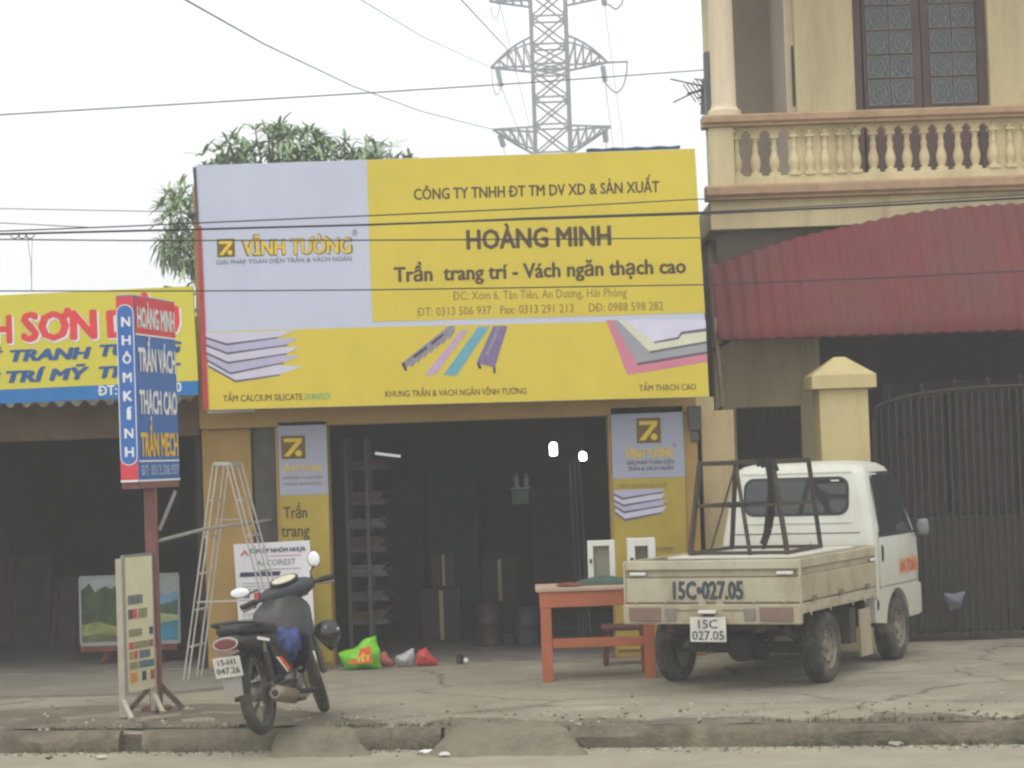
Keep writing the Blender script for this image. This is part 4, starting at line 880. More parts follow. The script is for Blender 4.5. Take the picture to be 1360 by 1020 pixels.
# balcony door with ornate grilles
glassd = M('door_glass', (84, 88, 98), .25, .12, 4); lace = M('grille_paint', (132, 136, 134), .6, .12, 20)
mb = MB(dwood); yd = YW + .10
zb_ = zf
mb.box((d0 + .002, yd, zb_), (d0 + .09, yd + .1, dzt - .002)); mb.box((d1 - .09, yd, zb_), (d1 - .002, yd + .1, dzt - .002)); mb.box((d0 + .091, yd + .001, dzt - .12), (d1 - .091, yd + .099, dzt - .002)); dfr = mb.build('door_frame', house, bevel=.004)
pz = lambda py: hz(py, 1220, yd)
rowsz = [(pz(138), pz(105)), (pz(101), pz(73)), (pz(69), pz(41)), (pz(37), pz(8)), (pz(4), pz(-25)), (pz(-29), pz(-57))]
for (l0, l1, cols) in ((1147, 1224, [(1152, 1180), (1183, 1211)]), (1225, 1300, [(1236, 1263), (1266, 1295)])):
    lx0, lx1 = hx(l0, 70, yd), hx(l1, 70, yd); mb = MB(dwood); mb.box((lx0, yd + .03, zb_ + .02), (lx1 - .004, yd + .075, dzt - .125)); leaf = mb.build('door_leaf', house)
    for c0, c1 in cols:
        for z0, z1 in rowsz:
            a, b = hx(c0, 70, yd), hx(c1, 70, yd); mb = MB(glassd); mb.box((a, yd + .024, z0), (b, yd + .029, z1)); mb.build('pane', leaf)
            mb = MB(lace); cx_, cz_ = (a + b) / 2, (z0 + z1) / 2; hw, hh = (b - a) / 2, (z1 - z0) / 2; y = yd + .012; r = .006
            P_ = lambda u, v: Vector((cx_ + u * hw, y, cz_ + v * hh))
            for s in (-1, 1):
                mb.tube([P_(.0, -1), P_(s * .45, -.5), P_(s * .62, 0), P_(s * .4, .5), P_(0, .75)], r, 5); mb.tube([P_(s, -.95), P_(s * .55, -.3), P_(s * .95, .2), P_(s * .6, .9)], r, 5)
                mb.tube([P_(s * .1, -.3), P_(s * .3, 0), P_(0, .4), P_(-s * .3, 0), P_(-s * .1, -.3)], r * .9, 5); mb.tube([P_(s * .98, -.98), P_(s * .98, .98)], r, 4)
            mb.tube([P_(-1, -.98), P_(1, -.98)], r, 4); mb.tube([P_(-1, .98), P_(1, .98)], r, 4); mb.build('grille', leaf)
# small lattice window under the balcony
mb = MB(iron); a, b = hx(979, 600, YLW + .05), hx(1063, 600, YLW + .05); z1_ = at(1000, 542, YLW).z
for k in range(9): x = a + (b - a) * (k + .5) / 9; mb.bar((x, YLW + .06, .03), (x, YLW + .06, z1_ - .005), .018)
for z in (.4, .95, 1.5, z1_ - .16): mb.bar((a, YLW + .075, z), (b, YLW + .075, z), .022)
for k in range(4):
    x = a + (b - a) * (k + .5) / 4; mb.tube([(x + .07 * math.cos(t), YLW + .05, z1_ - .24 + .07 * math.sin(t)) for t in [q * math.pi / 5 for q in range(11)]], .008, 5)
mb.build('lattice_grille', house)
mb = MB(M('grey_pipe', (120, 110, 98), .6, .15)); x0 = hx(951, 480, 21.0)
mb.tube([(x0 - .03, 20.70, hz(425, 945, 21)), (x0, 20.70, hz(500, 950, 21)), (x0 + .02, 20.70, hz(540, 955, 21)), (x0 - .02, 20.9, hz(549, 955, 21)), (hx(932, 549, 20.9), 20.85, hz(549, 940, 20.9))], .022); mb.build('downpipe', house)

# ------------------------------------------------------------------ red corrugated awning
awn = M('red_corrugated_sheet', (108, 42, 45), .7, .12, 2, dirt=(92, 62, 58), dirt_amt=.7, dirt_scale=1.6, streak=.4, rust=((84, 50, 42), 9, .66))
aw = thing('awning', 'dull red corrugated awning with a wavy edge under the balcony', 'awning', (4.2, 20.3, 2.6))
Yb, Yt2 = 21.25, 20.62
ax0, ax1 = at(953, 445, Yt2).x, 7.6; zlow = at(1100, 446, Yt2).z
# arched back edge (z over x) read along the awning
bk = [(952, 352), (1000, 334), (1060, 315), (1130, 299), (1200, 284), (1260, 276), (1330, 271), (1420, 268), (1560, 266), (1800, 268)]
bxz = [(at(x, y, Yb).x, at(x, y, Yb).z) for x, y in bk]
def zback(x):
    if x <= bxz[0][0]: return bxz[0][1]
    for (xa, za), (xb, zb2) in zip(bxz, bxz[1:]):
        if x <= xb: return za + (zb2 - za) * (x - xa) / (xb - xa)
    return bxz[-1][1]
mb = MB(awn); n = 520; m = 9; vs = []; fs = []
for i in range(n + 1):
    x = ax0 + (ax1 - ax0) * i / n; wv = .010 * math.sin((x - ax0) * 2 * math.pi / .135)
    for k in range(m + 1):
        t = k / m; y = Yb + (Yt2 - Yb) * t; z = zback(x) + (zlow - zback(x)) * (t + .10 * math.sin(math.pi * t) * -1); vs.append((x, y - wv * .75, z + wv * .75))
    b0 = len(vs)
    for k in range(m + 1): v = vs[b0 - (m + 1) + k]; vs.append((v[0], v[1] + .004, v[2] - .005))
w2 = 2 * (m + 1)
for i in range(n):
    for k in range(m):
        a = i * w2 + k; fs.append((a, a + w2, a + w2 + 1, a + 1)); b = a + m + 1; fs.append((b, b + 1, b + w2 + 1, b + w2))
    a = i * w2; fs.append((a, a + m + 1, a + m + 1 + w2, a + w2)); a += m; fs.append((a, a + w2, a + m + 1 + w2, a + m + 1))
mb.add(vs, fs, True); mb.build('sheet', aw, sharp=80)
mb = MB(iron); mb.bar((ax0 + .02, Yt2 + .04, zlow + .0), (ax1, Yt2 + .04, zlow + .0), .03)
for q in range(5): x = ax0 + .1 + q * 1.45; mb.bar((x, Yt2 + .04, zlow - .01), (x, YLW - .01, zlow - .02), .03)
mb.build('support_frame', aw)

# ------------------------------------------------------------------ gate, gate pillars
gatec = M('gate_pillar_plaster', (196, 180, 130), .75, .07, 2.5, .2, dirt=(160, 144, 104), dirt_amt=.5, dirt_scale=4, streak=.2)
YG = 20.25
gpil = thing('gate_pillar', 'cream gate pillar with a pointed cap behind the truck cab', 'pillar', (at(1124, 700, YG).x, YG, 0))
x0, x1 = at(1091, 600, YG).x, at(1156, 600, YG).x; zt = at(1123, 516, YG).z; zc = at(1123, 498, YG).z; za = at(1120, 477, YG + .2).z
mb = MB(gatec); mb.box((x0, YG, 0), (x1, YG + x1 - x0, zt)); mb.build('shaft', gpil, bevel=.008)
mb = MB(gatec); e = .07; mb.box((x0 - e, YG - e, zt + .001), (x1 + e, YG + x1 - x0 + e, zc)); cxp = (x0 + x1) / 2; cyp = YG + (x1 - x0) / 2
b = [(x0 - e, YG - e, zc), (x1 + e, YG - e, zc), (x1 + e, YG + x1 - x0 + e, zc), (x0 - e, YG + x1 - x0 + e, zc)]; t_ = [(cxp + sx * .05, cyp + sy * .05, za + .02) for sx, sy in ((-1, -1), (1, -1), (1, 1), (-1, 1))]
mb.add(b + t_, [(0, 1, 5, 4), (1, 2, 6, 5), (2, 3, 7, 6), (3, 0, 4, 7), (4, 5, 6, 7)]); mb.build('cap', gpil, bevel=.006)
bpil = thing('boundary_pillar', 'cream flat topped boundary pillar between the middle shop and the house', 'pillar', (at(953, 700, 20.55).x, 20.55, 0))
mb = MB(M('boundary_plaster', (206, 186, 142), .75, .08, 2.5, .2, dirt=(156, 132, 100), dirt_amt=.6, dirt_scale=4, streak=.2)); mb.box((at(932, 600, 20.55).x, 20.55, 0), (at(976, 600, 20.55).x, 21.0, at(955, 545, 20.55).z)); mb.build('shaft', bpil, bevel=.008)
mb = MB(cream); mb.box((at(926, 600, 20.6).x, 20.62, at(955, 545, 20.55).z + .001), (at(951, 600, 20.6).x, 20.70, at(940, 527, 20.6).z)); mb.build('top_block', bpil, bevel=.006)
gate = thing('iron_gate', 'dark arched iron bar gate across the porch to the right of the truck', 'gate', (4.6, 20.70, 0))
gx0, gx1 = at(1166, 700, 20.70).x, at(1560, 700, 20.70).x; gm = at(1362, 512, 20.70); zl = at(1170, 548, 20.70).z
def gtop(x):
    u = (x - gm.x) / (gx1 - gm.x) if x > gm.x else (gm.x - x) / (gm.x - gx0); return zl + (gm.z - zl) * math.sqrt(max(0, 1 - min(1, u) ** 2.4))
for (a, b) in ((gx0, gm.x - .015), (gm.x + .015, gx1)):
    mb = MB(iron); n = 20
    for k in range(n + 1): x = a + (b - a) * k / n; mb.bar((x, 20.70, .05), (x, 20.70, gtop(x) - .02), .02 if k % n else .05)
    mb.tube([(a + (b - a) * k / 24, 20.70, gtop(a + (b - a) * k / 24)) for k in range(25)], .022, 6)
    for z in (.08, .55, 1.15): mb.bar((a, 20.965, z), (b, 20.965, z), .03, .04)
    mb.build('gate_leaf', gate)
    mb = MB(M('gate_sheet', (56, 45, 37), .6, .25, 3)); mb.box((a + .03, 20.74, .1), (b - .03, 20.745, 1.12)); mb.build('sheet_panel', gate)
for k in range(9):
    x = gx0 + .15 + (gx1 - gx0 - .3) * k / 8; mb = MB(iron); z = gtop(x); mb.lathe([(.001, 0), (.018, .0), (.012, .05), (.02, .07), (.001, .11)], (x, 20.70, z), n=8); mb.build('spearhead', gate)
o = pillow(M('blue_white_plastic', (94, 99, 108), .5, .2, 8), [(1253, 788), (1283, 786), (1276, 809), (1262, 812)], 20.58, .05, 31, 10, .02).build('plastic_bag'); tag(o, 'crumpled bluish white plastic bag hanging on the dark gate right of the truck', 'bag')
# ================================================================== small white pickup truck
tw = M('truck_white', (184, 180, 157), .5, .06, 3, dirt=(140, 122, 94), dirt_amt=.55, dirt_scale=3.5, dirtz=(.3, 1.05, .6), spec=.5, streak=.5, rust=((112, 78, 52), 7, .68))
twc = M('truck_cab_white', (204, 206, 196), .4, .04, 3, dirt=(176, 164, 138), dirt_amt=.35, dirt_scale=3, dirtz=(.3, 1.15, .5), spec=.5, streak=.4, rust=((120, 88, 62), 8, .71))
rubber = M('tyre_rubber', (52, 49, 46), .85, .2, 12, .3, dirt=(120, 108, 90), dirt_amt=.7, dirt_scale=6); rimm = M('dusty_steel_rim', (128, 118, 104), .6, .2, 8, 0, .2)
under = M('chassis_dark', (50, 45, 41), .85, .3, 6, dirt=(96, 84, 68), dirt_amt=.6); seal = M('black_rubber_seal', (34, 34, 35), .6)
glass = M('truck_glass', (44, 50, 52), .06, .1, 3, spec=.6); faded = M('faded_red_lens', (126, 102, 90), .4, .15, 12, dirt=(130, 114, 96), dirt_amt=.6); brownr = M('rust_brown', (120, 98, 78), .8, .2, 5)  # brownr: rust brown for the seams, hinges and joint lines
tk = thing('pickup_truck', 'small dusty white pickup truck parked facing the gate, tailgate towards the road', 'truck', (1.772, 17.757, 0), (0, 0, R(63.5)))
TP = dict(parent=tk, local=True)
# cargo bed: floor, ribbed drop sides, tailgate
mb = MB(tw); mb.box((-.70, -.66, .60), (1.16, .66, .665)); mb.box((1.165, -.69, .60), (1.195, .69, 1.0)); bed = mb.build('cargo_bed', bevel=.004, **TP)
tws = M('truck_side_dirty', (176, 168, 142), .55, .1, 3, dirt=(132, 110, 84), dirt_amt=.65, dirt_scale=3, dirtz=(.45, 1.0, .55), streak=.5, rust=((104, 74, 50), 8, .66))
def drop(mb, A_, B_, nrm_):
    """folded sheet side between two ends: rim, groove and main panel"""
    A_, B_, n_ = Vector(A_), Vector(B_), Vector(nrm_)
    for z0, z1, o, th in ((.915, .985, .0, .035), (.86, .914, -.028, .02), (.668, .859, .0, .022)):
        a = A_ + n_ * o; b = B_ + n_ * o; v = -n_ * th
        mb.prism([(a.x, a.y, z0), (b.x, b.y, z0), (b.x, b.y, z1), (a.x, a.y, z1)], v)
mb = MB(tw); drop(mb, (-.725, .70, 0), (-.725, -.70, 0), (-1, 0, 0)); tg = mb.build('tailgate', bevel=.006, **TP)
for s in (-1, 1):
    mb = MB(tws); drop(mb, (-.70, .70 * s, 0), (1.16, .70 * s, 0), (0, s, 0)); sg_ = mb.build('drop_side', bevel=.006, **TP)
    for x in (-.4, .25, .9):
        mb = MB(brownr); mb.box((x - .05, s * .703, .655), (x + .05, s * .712, .70)); mb.build('hinge', sg_, local=True, bevel=.003)
    mb = MB(wht); mb.box((1.02, s * .712, .872), (1.14, s * .694, .895)); mb.build('latch', sg_, local=True, bevel=.005)
    mb = MB(wht); mb.box((-.745, s * .53, .875), (-.72, s * .66, .898)); mb.build('latch', tg, local=True, bevel=.005)
    mb = MB(tw); mb.box((-.735, s * .70, .66), (-.70, s * .716, .985)); mb.build('corner_post', bevel=.004, **TP)
    mb = MB(tw); mb.box((-.69, s * .64, .575), (1.14, s * .695, .655)); mb.build('side_rail', bevel=.006, **TP)
mb = MB(brownr)
for z in (.859, .9145, .667): mb.bar((-.7265, .69, z), (-.7265, -.69, z), .003, .006)
mb.build('rust_line', tg, local=True)
number_ink = M('stencil_ink', (58, 66, 74), .6, .12, 20)
text_on(tg, 'lettering', '15C•027.05', (-.729, .305, .695), (0, -1, 0), (0, 0, 1), .56, .128, number_ink, .055, local=True)
# rear beam, lamps, plate
mb = MB(tw); mb.box((-.765, -.715, .505), (-.70, .715, .655)); bp_ = mb.build('rear_beam', bevel=.008, **TP)
for s in (-1, 1):
    mb = MB(faded); mb.box((-.782, s * .40, .53), (-.763, s * .66, .635)); mb.build('tail_light', bevel=.006, **TP)
    mb = MB(M('grey_reflector', (128, 120, 112), .4, .2, 12)); mb.box((-.778, s * .275 , .535), (-.763, s * .365, .628)); mb.build('reflector', bevel=.005, **TP)
    mb = MB(brownr); mb.box((-.768, s * .10, .605), (-.763, s * .27, .615)); mb.build('seam', bp_, local=True)
plate_m = M('number_plate_white', (206, 204, 196), .5, .08, 10, dirt=(150, 140, 122), dirt_amt=.5, dirt_scale=8)
mb = MB(plate_m); mb.box((-.795, -.135, .375), (-.787, .155, .562)); npl = mb.build('number_plate', bevel=.004, **TP)
mb = MB(seal); mb.box((-.786, -.03, .545), (-.764, .05, .60)); mb.build('plate_bracket', npl, local=True)
text_on(npl, 'lettering', '15C', (-.7965, .085, .478), (0, -1, 0), (0, 0, 1), .15, .064, number_ink, .02, local=True)
text_on(npl, 'lettering', '027.05', (-.7965, .137, .392), (0, -1, 0), (0, 0, 1), .255, .066, number_ink, .02, local=True)
mb = MB(wht); mb.box((-.80, -.055, .588), (-.764, .085, .612)); mb.build('plate_lamp', bevel=.004, **TP)
mb = MB(tw)
for s in (-1, 1): mb.box((-.738, s * .07 - .03, .652), (-.722, s * .07 + .03, .69))
mb.build('tailgate_hinge', bevel=.003, **TP)
# rope hooks under the sides and the rear edge
for s in (-1, 1):
    for x in (-.55, -.1, .45, .75, 1.05):
        mb = MB(tw); mb.tube([(x, s * .696, .60), (x, s * .722, .60), (x, s * .726, .575), (x + .02, s * .722, .56)], .007, 6); mb.build('rope_hook', **TP)
for y in (-.6, -.36, .36, .6):
    mb = MB(tw); mb.tube([(-.766, y, .655), (-.775, y, .675), (-.772, y + .03, .685)], .007, 6); mb.build('rope_hook', **TP)
# chassis
mb = MB(under)
for s in (-1, 1):
    mb.box((-.68, s * .36 - .03, .44), (2.2, s * .36 + .03, .54))
    mb.tube([(-.5, s * .47, .46), (-.1, s * .47, .33), (.1, s * .47, .33), (.55, s * .47, .46)], .03, 6)
for x in (-.6, -.2, .5, 1.0): mb.box((x - .03, -.36, .46), (x + .03, .36, .57))
mb.tube([(0, -.58, .27), (0, .58, .27)], .045, 8); mb.ball((0, .05, .27), (.12, .12, .12)); mb.tube([(0.1, .05, .28), (1.6, .05, .38)], .035, 8)
mb.box((.5, .1, .30), (1.0, .34, .45)); mb.tube([(-.55, .22, .36), (-.2, .22, .36)], .07, 10); mb.tube([(-.72, .22, .34), (-.55, .22, .36)], .025, 8); mb.box((-.69, -.62, .565), (1.15, .62, .599))
mb.build('chassis', **TP)
for x in (0, 1.84):
    for s in (-1, 1):
        mb = MB(rubber); r = .272; ax = (0, s, 0)
        prof = [(.165, -.07), (.20, -.082), (.245, -.080), (.262, -.065), (r, -.05), (r + .002, -.02), (r - .006, -.017), (r - .006, -.013), (r + .002, -.01), (r + .003, .01), (r - .005, .013), (r - .005, .017), (r + .002, .02), (r, .05), (.262, .065), (.245, .080), (.20, .082), (.165, .07)]
        mb.lathe(prof, (x, s * .605, .27), ax, 40); wl = mb.build('wheel', **TP)
        mb = MB(rimm); mb.lathe([(.001, .062), (.035, .06), (.045, .04), (.07, .035), (.085, .05), (.11, .055), (.135, .03), (.15, .03), (.158, .062), (.168, .07), (.168, -.06), (.001, -.06)], (x, s * .605, .27), ax, 32)
        for k in range(8):
            t = k * math.pi / 4; mb.use(seal); c_ = Vector((x + .112 * math.cos(t), s * .661, .27 + .112 * math.sin(t))); mb.ball(c_, (.014, .004, .014), 8, 4)
        mb.build('rim', wl, local=True)
# panel between the wheels on the right, battery box on the left
mb = MB(tw); mb.prism([(.80, -.672, .12), (1.09, -.672, .12), (1.05, -.672, .50), (.78, -.672, .50)], (0, .02, 0)); mb.build('side_guard', bevel=.005, **TP)
mb = MB(under); mb.box((.62, -.64, .24), (.775, -.40, .52)); mb.build('air_tank', bevel=.01, **TP)
mb = MB(under); mb.box((.6, .40, .2), (1.05, .64, .5)); mb.build('battery_box', bevel=.01, **TP)
# cab
def rr(xr, xf, hw, z, rc, rf=None, n=5, skew=0):
    rf = rf or rc; pts = []
    for cx_, cy_, r, a0 in ((xf - rf, hw - rf, rf, 0), (xr + rc, hw - rc, rc, 90), (xr + rc, -hw + rc, rc, 180), (xf - rf, -hw + rf, rf, 270)):
        for k in range(n + 1):
            t = R(a0 + 90 * k / n); pts.append(Vector((cx_ + r * math.cos(t), cy_ + r * math.sin(t), z)))
    return pts
CZ = [(.615, 1.21, 2.50, .665, .06), (.80, 1.21, 2.515, .668, .06), (1.00, 1.21, 2.49, .668, .06), (1.06, 1.215, 2.44, .662, .06), (1.14, 1.235, 2.385, .652, .06), (1.36, 1.26, 2.24, .615, .07), (1.58, 1.285, 2.09, .578, .09), (1.63, 1.30, 2.03, .558, .11), (1.664, 1.34, 1.96, .52, .14), (1.684, 1.42, 1.86, .44, .16), (1.694, 1.52, 1.74, .30, .1)]
mb = MB(twc); mb.loft([rr(a, b, h, z, r) for z, a, b, h, r in CZ]); cab = mb.build('cab', sharp=38, **TP)
def cab_side(z):
    for (z0, _, _, h0, _), (z1, _, _, h1, _) in zip(CZ, CZ[1:]):
        if z <= z1: return h0 + (h1 - h0) * (z - z0) / (z1 - z0)
def cab_end(z, k):
    for c0, c1 in zip(CZ, CZ[1:]):
        if z <= c1[0]: return c0[k] + (c1[k] - c0[k]) * (z - c0[0]) / (c1[0] - c0[0])
# lower cab skirts with wheel arches
for s in (-1, 1):
    arc = [(1.84 + .335 * math.cos(R(t)), .28 + .325 * math.sin(R(t))) for t in range(170, 9, -10)]
    out = [(1.21, .614), (1.21, .36), (1.50, .33)] + arc + [(2.20, .34), (2.46, .34), (2.515, .42), (2.52, .614)]
    mb = MB(twc); mb.prism([(x, s * .668, z) for x, z in out], (0, -s * .09, 0)); mb.build('cab_skirt', bevel=.004, **TP)
    mb = MB(under); mb.box((1.5, s * .30, .30), (2.2, s * .575, .605)); mb.build('wheel_well', **TP)
    # door seams, glass, handle, mirror
    sp_ = lambda x, z, o=.003: Vector((x, s * (cab_side(z) + o), z))
    win = [(1.40, 1.065), (2.34, 1.065), (2.085, 1.545), (1.98, 1.575), (1.50, 1.575), (1.455, 1.54)]
    def ring(o, g): # grown window outline
        c_ = Vector((1.86, 0, 1.31)); return [sp_(c_.x + (x - c_.x) * (1 + g), min(1.62, c_.z + (z - c_.z) * (1 + g * 1.8)), o) for x, z in win]
    mb = MB(seal); mb.prism(ring(.002, .035), (0, -s * .008, 0)); mb.build('window_seal', **TP)
    mb = MB(glass); mb.prism(ring(.005, -.015), (0, -s * .008, 0)); mb.build('side_window', **TP)
    mb = MB(brownr)
    dl = [(1.365, .62), (1.35, 1.02), (1.40, 1.30), (1.44, 1.60)]
    for (xa, za_), (xb, zb2) in zip(dl, dl[1:]): mb.bar(sp_(xa, za_, .0), sp_(xb, zb2, .0), .008, .006)
    mb.bar(sp_(2.40, .64, 0), sp_(2.38, 1.04, 0), .008, .006); mb.bar(sp_(1.365, .64, 0), sp_(2.40, .64, 0), .008, .006); mb.build('door_seam', cab, local=True)
    mb = MB(seal); mb.prism([sp_(1.43, .86), sp_(1.46, .84), sp_(1.475, .88), sp_(1.475, .97), sp_(1.43, .985)], (0, s * .004, 0)); mb.build('door_handle', **TP)
    mb = MB(seal); mb.tube([sp_(2.33, 1.06, -.01), (2.36, s * .72, 1.07), (2.37, s * .74, 1.09)], .012, 6); mb.build('mirror_arm', **TP)
    mb = MB(M('mirror_housing', (118, 124, 126), .4, .08)); mb.ball((2.37, s * .755, 1.095), (.03, .062, .088), 14, 8)
    for v in mb.v: v.y = s * .755 + max(-.048, min(.048, v.y - s * .755)); v.z = max(1.025, min(1.165, v.z))
    mb.build('side_mirror', sharp=50, **TP)
    if s < 0:
        mb = MB(M('orange_door_band', (204, 172, 146), .5, .15, 8)); mb.poly([sp_(1.90, .705), sp_(2.44, .705), sp_(2.44, .85), sp_(1.90, .85)]); mb.build('orange_band', **TP)
        text_on(tk, 'lettering', 'AN TOÀN', sp_(1.93, .728, .005), (1, 0, 0), (0, 0, 1), .48, .10, M('orange_letter', (206, 92, 58), .5), .05, local=True)
    mb = MB(under); mb.ball((1.28, s * .667, .50), (.03, .012, .05), 10, 6); mb.build('fuel_cap', **TP)
# rear window
def rwin(hw, z0, z1, rc, o):
    pts = []
    for cy_, cz_, a0 in ((hw - rc, z1 - rc, 0), (-hw + rc, z1 - rc, 90), (-hw + rc, z0 + rc, 180), (hw - rc, z0 + rc, 270)):
        for k in range(6):
            t = R(a0 + 18 * k); y, z = cy_ + rc * math.cos(t), cz_ + rc * math.sin(t); pts.append(Vector((cab_end(z, 1) - o, y, z)))
    return pts
mb = MB(seal); mb.prism(rwin(.462, 1.245, 1.565, .09, .004), (.01, 0, 0)); mb.build('window_seal', **TP)
mb = MB(glass); mb.prism(rwin(.44, 1.265, 1.545, .075, .007), (.01, 0, 0)); rw_ = mb.build('rear_window', **TP)
mb = MB(wht); mb.box((1.262, -.38, 1.525), (1.268, -.31, 1.538)); mb.build('sticker', rw_, local=True)
mb = MB(M('faint_mark', (176, 172, 158), .6));
for y in (-.11, -.19): mb.poly([(1.2095, y, .96), (1.2095, y - .04, .96), (1.2095, y - .025, 1.04), (1.2095, y - .015, 1.04)])
mb.build('faded_mark', cab, local=True)
mb = MB(brownr); mb.bar((1.222, .56, 1.10), (1.222, -.56, 1.10), .006, .008); mb.build('seam', cab, local=True)
for z in (1.185, 1.6): mb = MB(twc); e0 = cab_end(z, 1) - .002; mb.bar((e0, .48, z), (e0, -.48, z), .012, .01); mb.build('pressed_ridge', cab, local=True)
# front: windscreen, bumper, headlights
mb = MB(glass); mb.prism([(cab_end(z, 2) + .003, y, z) for y, z in ((-.56, 1.12), (.56, 1.12), (.50, 1.56), (-.50, 1.56))], (-.012, 0, 0)); mb.build('windscreen', **TP)
mb = MB(twc); mb.box((2.44, -.66, .34), (2.575, .66, .60)); mb.build('front_bumper', bevel=.02, **TP)
for s in (-1, 1): mb = MB(M('headlight_lens', (200, 204, 206), .15, .05)); mb.box((2.49, s * .60, .70), (2.53, s * .36, .85)); mb.build('headlight', bevel=.015, **TP)
mb = MB(seal); mb.box((2.505, -.33, .72), (2.525, .33, .82)); mb.build('grille', **TP)

# glass rack standing on a board laid over the bed
ltw = Matrix.Translation((1.772, 17.757, 0)) @ Matrix.Rotation(R(63.5), 4, 'Z'); TW = lambda x, y, z: ltw @ Vector((x, y, z))
mb = MB(M('white_sheet_board', (208, 204, 192), .7, .1, 5, dirt=(170, 158, 134), dirt_amt=.5)); c = [TW(-.60, .40, .988), TW(-.60, -.62, .988), TW(.85, -.62, .988), TW(.85, .40, .988)]
mb.prism(c, (0, 0, .018)); tag(mb.build('cover_board', bevel=.004), 'whitish board laid flat across the truck bed under the glass rack', 'board')
rk = thing('glass_rack', 'dark iron A shaped glass carrying rack with a black strap standing on the truck bed', 'rack', TW(.05, 0, 1.006), (0, 0, R(63.5)))
riron = M('rack_iron', (62, 56, 50), .75, .25, 10, .2, .2, dirt=(92, 70, 54), dirt_amt=.6, dirt_scale=8); strapm = M('black_strap', (38, 38, 40), .9, .2, 20)
zb = 1.012
def onp(px, z, x):      # point at local x of the bed, height z, seen at photo column px
    lo, hi = -1.2, 1.2
    F_ = lambda y: (lambda d: 680 + FPX * d.dot(cR) / d.dot(cF))(TW(x, y, z) - CAM)
    for _ in range(40):
        m_ = (lo + hi) / 2
        if F_(m_) > px: lo = m_
        else: hi = m_
    return TW(x, lo, z)
ztop = 1.70
fn, ff, gn, gf = onp(917, zb, -.42), onp(972, zb, .55), onp(1046, zb, -.42), onp(1090, zb, .55)
tn_, tf_, un, uf = onp(929, ztop, -.25), onp(977, ztop, .40), onp(1026, ztop, -.25), onp(1074, ztop, .40)
def rb(a, b, r_=.03, name='bar'): mb = MB(riron); mb.bar(a, b, r_); return mb.build(name, rk, bevel=.003)
for a, b in ((tn_, fn), (tf_, ff), (un, gn), (uf, gf)): rb(a, b, .034, 'leg')
for a, b in ((tn_, tf_), (tf_, uf), (uf, un), (un, tn_)): rb(a + Vector((0, 0, .012)), b + Vector((0, 0, .012)), .036, 'top_bar')
for a, b in ((fn, ff), (ff, gf), (gf, gn), (gn, fn)): rb(a + Vector((0, 0, .012)), b + Vector((0, 0, .012)), .026, 'foot_bar')
mid_ = lambda a, b: a.lerp(b, .46)
mm = [mid_(tn_, fn), mid_(tf_, ff), mid_(uf, gf), mid_(un, gn)]
for i in range(4): rb(mm[i], mm[(i + 1) % 4], .024, 'mid_bar')
rb(tf_, fn.lerp(gn, .62), .03, 'brace'); rb(un, ff.lerp(gf, .36), .026, 'brace'); rb(tn_.lerp(un, .5), fn.lerp(gn, .2), .014, 'brace')
mb = MB(strapm); s0 = tn_.lerp(un, .93); pts = [s0 + Vector((.0, -.03, .03)), s0 + Vector((.02, -.035, -.12)), s0 + Vector((.015, -.03, -.35)), s0 + Vector((-.01, -.02, -.50)), s0 + Vector((-.06, -.03, -.62))]
for a, b in zip(pts, pts[1:]): mb.bar(a, b, .055, .012, up=(0, 1, 0))
for k in range(5): mb.tube([s0 + Vector((-.08 + .03 * k, -.03, .035)), s0 + Vector((-.07 + .035 * k, -.04, -.02 - .01 * k))], .018, 6)
mb.build('strap', rk)
mb = MB(strapm); a = mm[0].lerp(mm[3], .55); mb.bar(a + Vector((-.10, -.02, -.0)), a + Vector((.30, -.02, .01)), .045, .03); mb.build('padding', rk)
# ================================================================== motorbike
BX, BY, BH, BLEAN = -1.760, 15.32, 13.0, R(-6.5)
bk_ = thing('motorbike', 'dark underbone motorbike with white mirrors parked on the pavement in front of the poster', 'motorbike', (BX, BY, 0), (BLEAN, 0, R(90 - BH)))
bM = WM[bk_]; BW = lambda x, y, z: bM @ Vector((x, y, z))
BP = dict(parent=bk_, local=True)
blk = M('bike_black_plastic', (22, 23, 27), .36, .1, 6, spec=.5, dirt=(86, 80, 70), dirt_amt=.3, dirt_scale=4); dk = M('bike_dark_grey', (46, 46, 50), .5, .15, 6)
vinyl = M('seat_vinyl', (36, 40, 38), .55, .12, 12, .1); steel = M('bike_steel', (128, 124, 118), .4, .15, 12, 0, .55, dirt=(96, 88, 76), dirt_amt=.5); chrome = M('mirror_white', (236, 238, 240), .12, .0)
hb = Matrix.Translation((.86, 0, .98)) @ Matrix.Rotation(R(24), 4, Vector((-.35, 0, .695))) @ Matrix.Translation((-.86, 0, -.98)); HP = lambda x, y, z: hb @ Vector((x, y * .9, z - .065))
def turned(mb): mb.v = [hb @ v for v in mb.v]; return mb
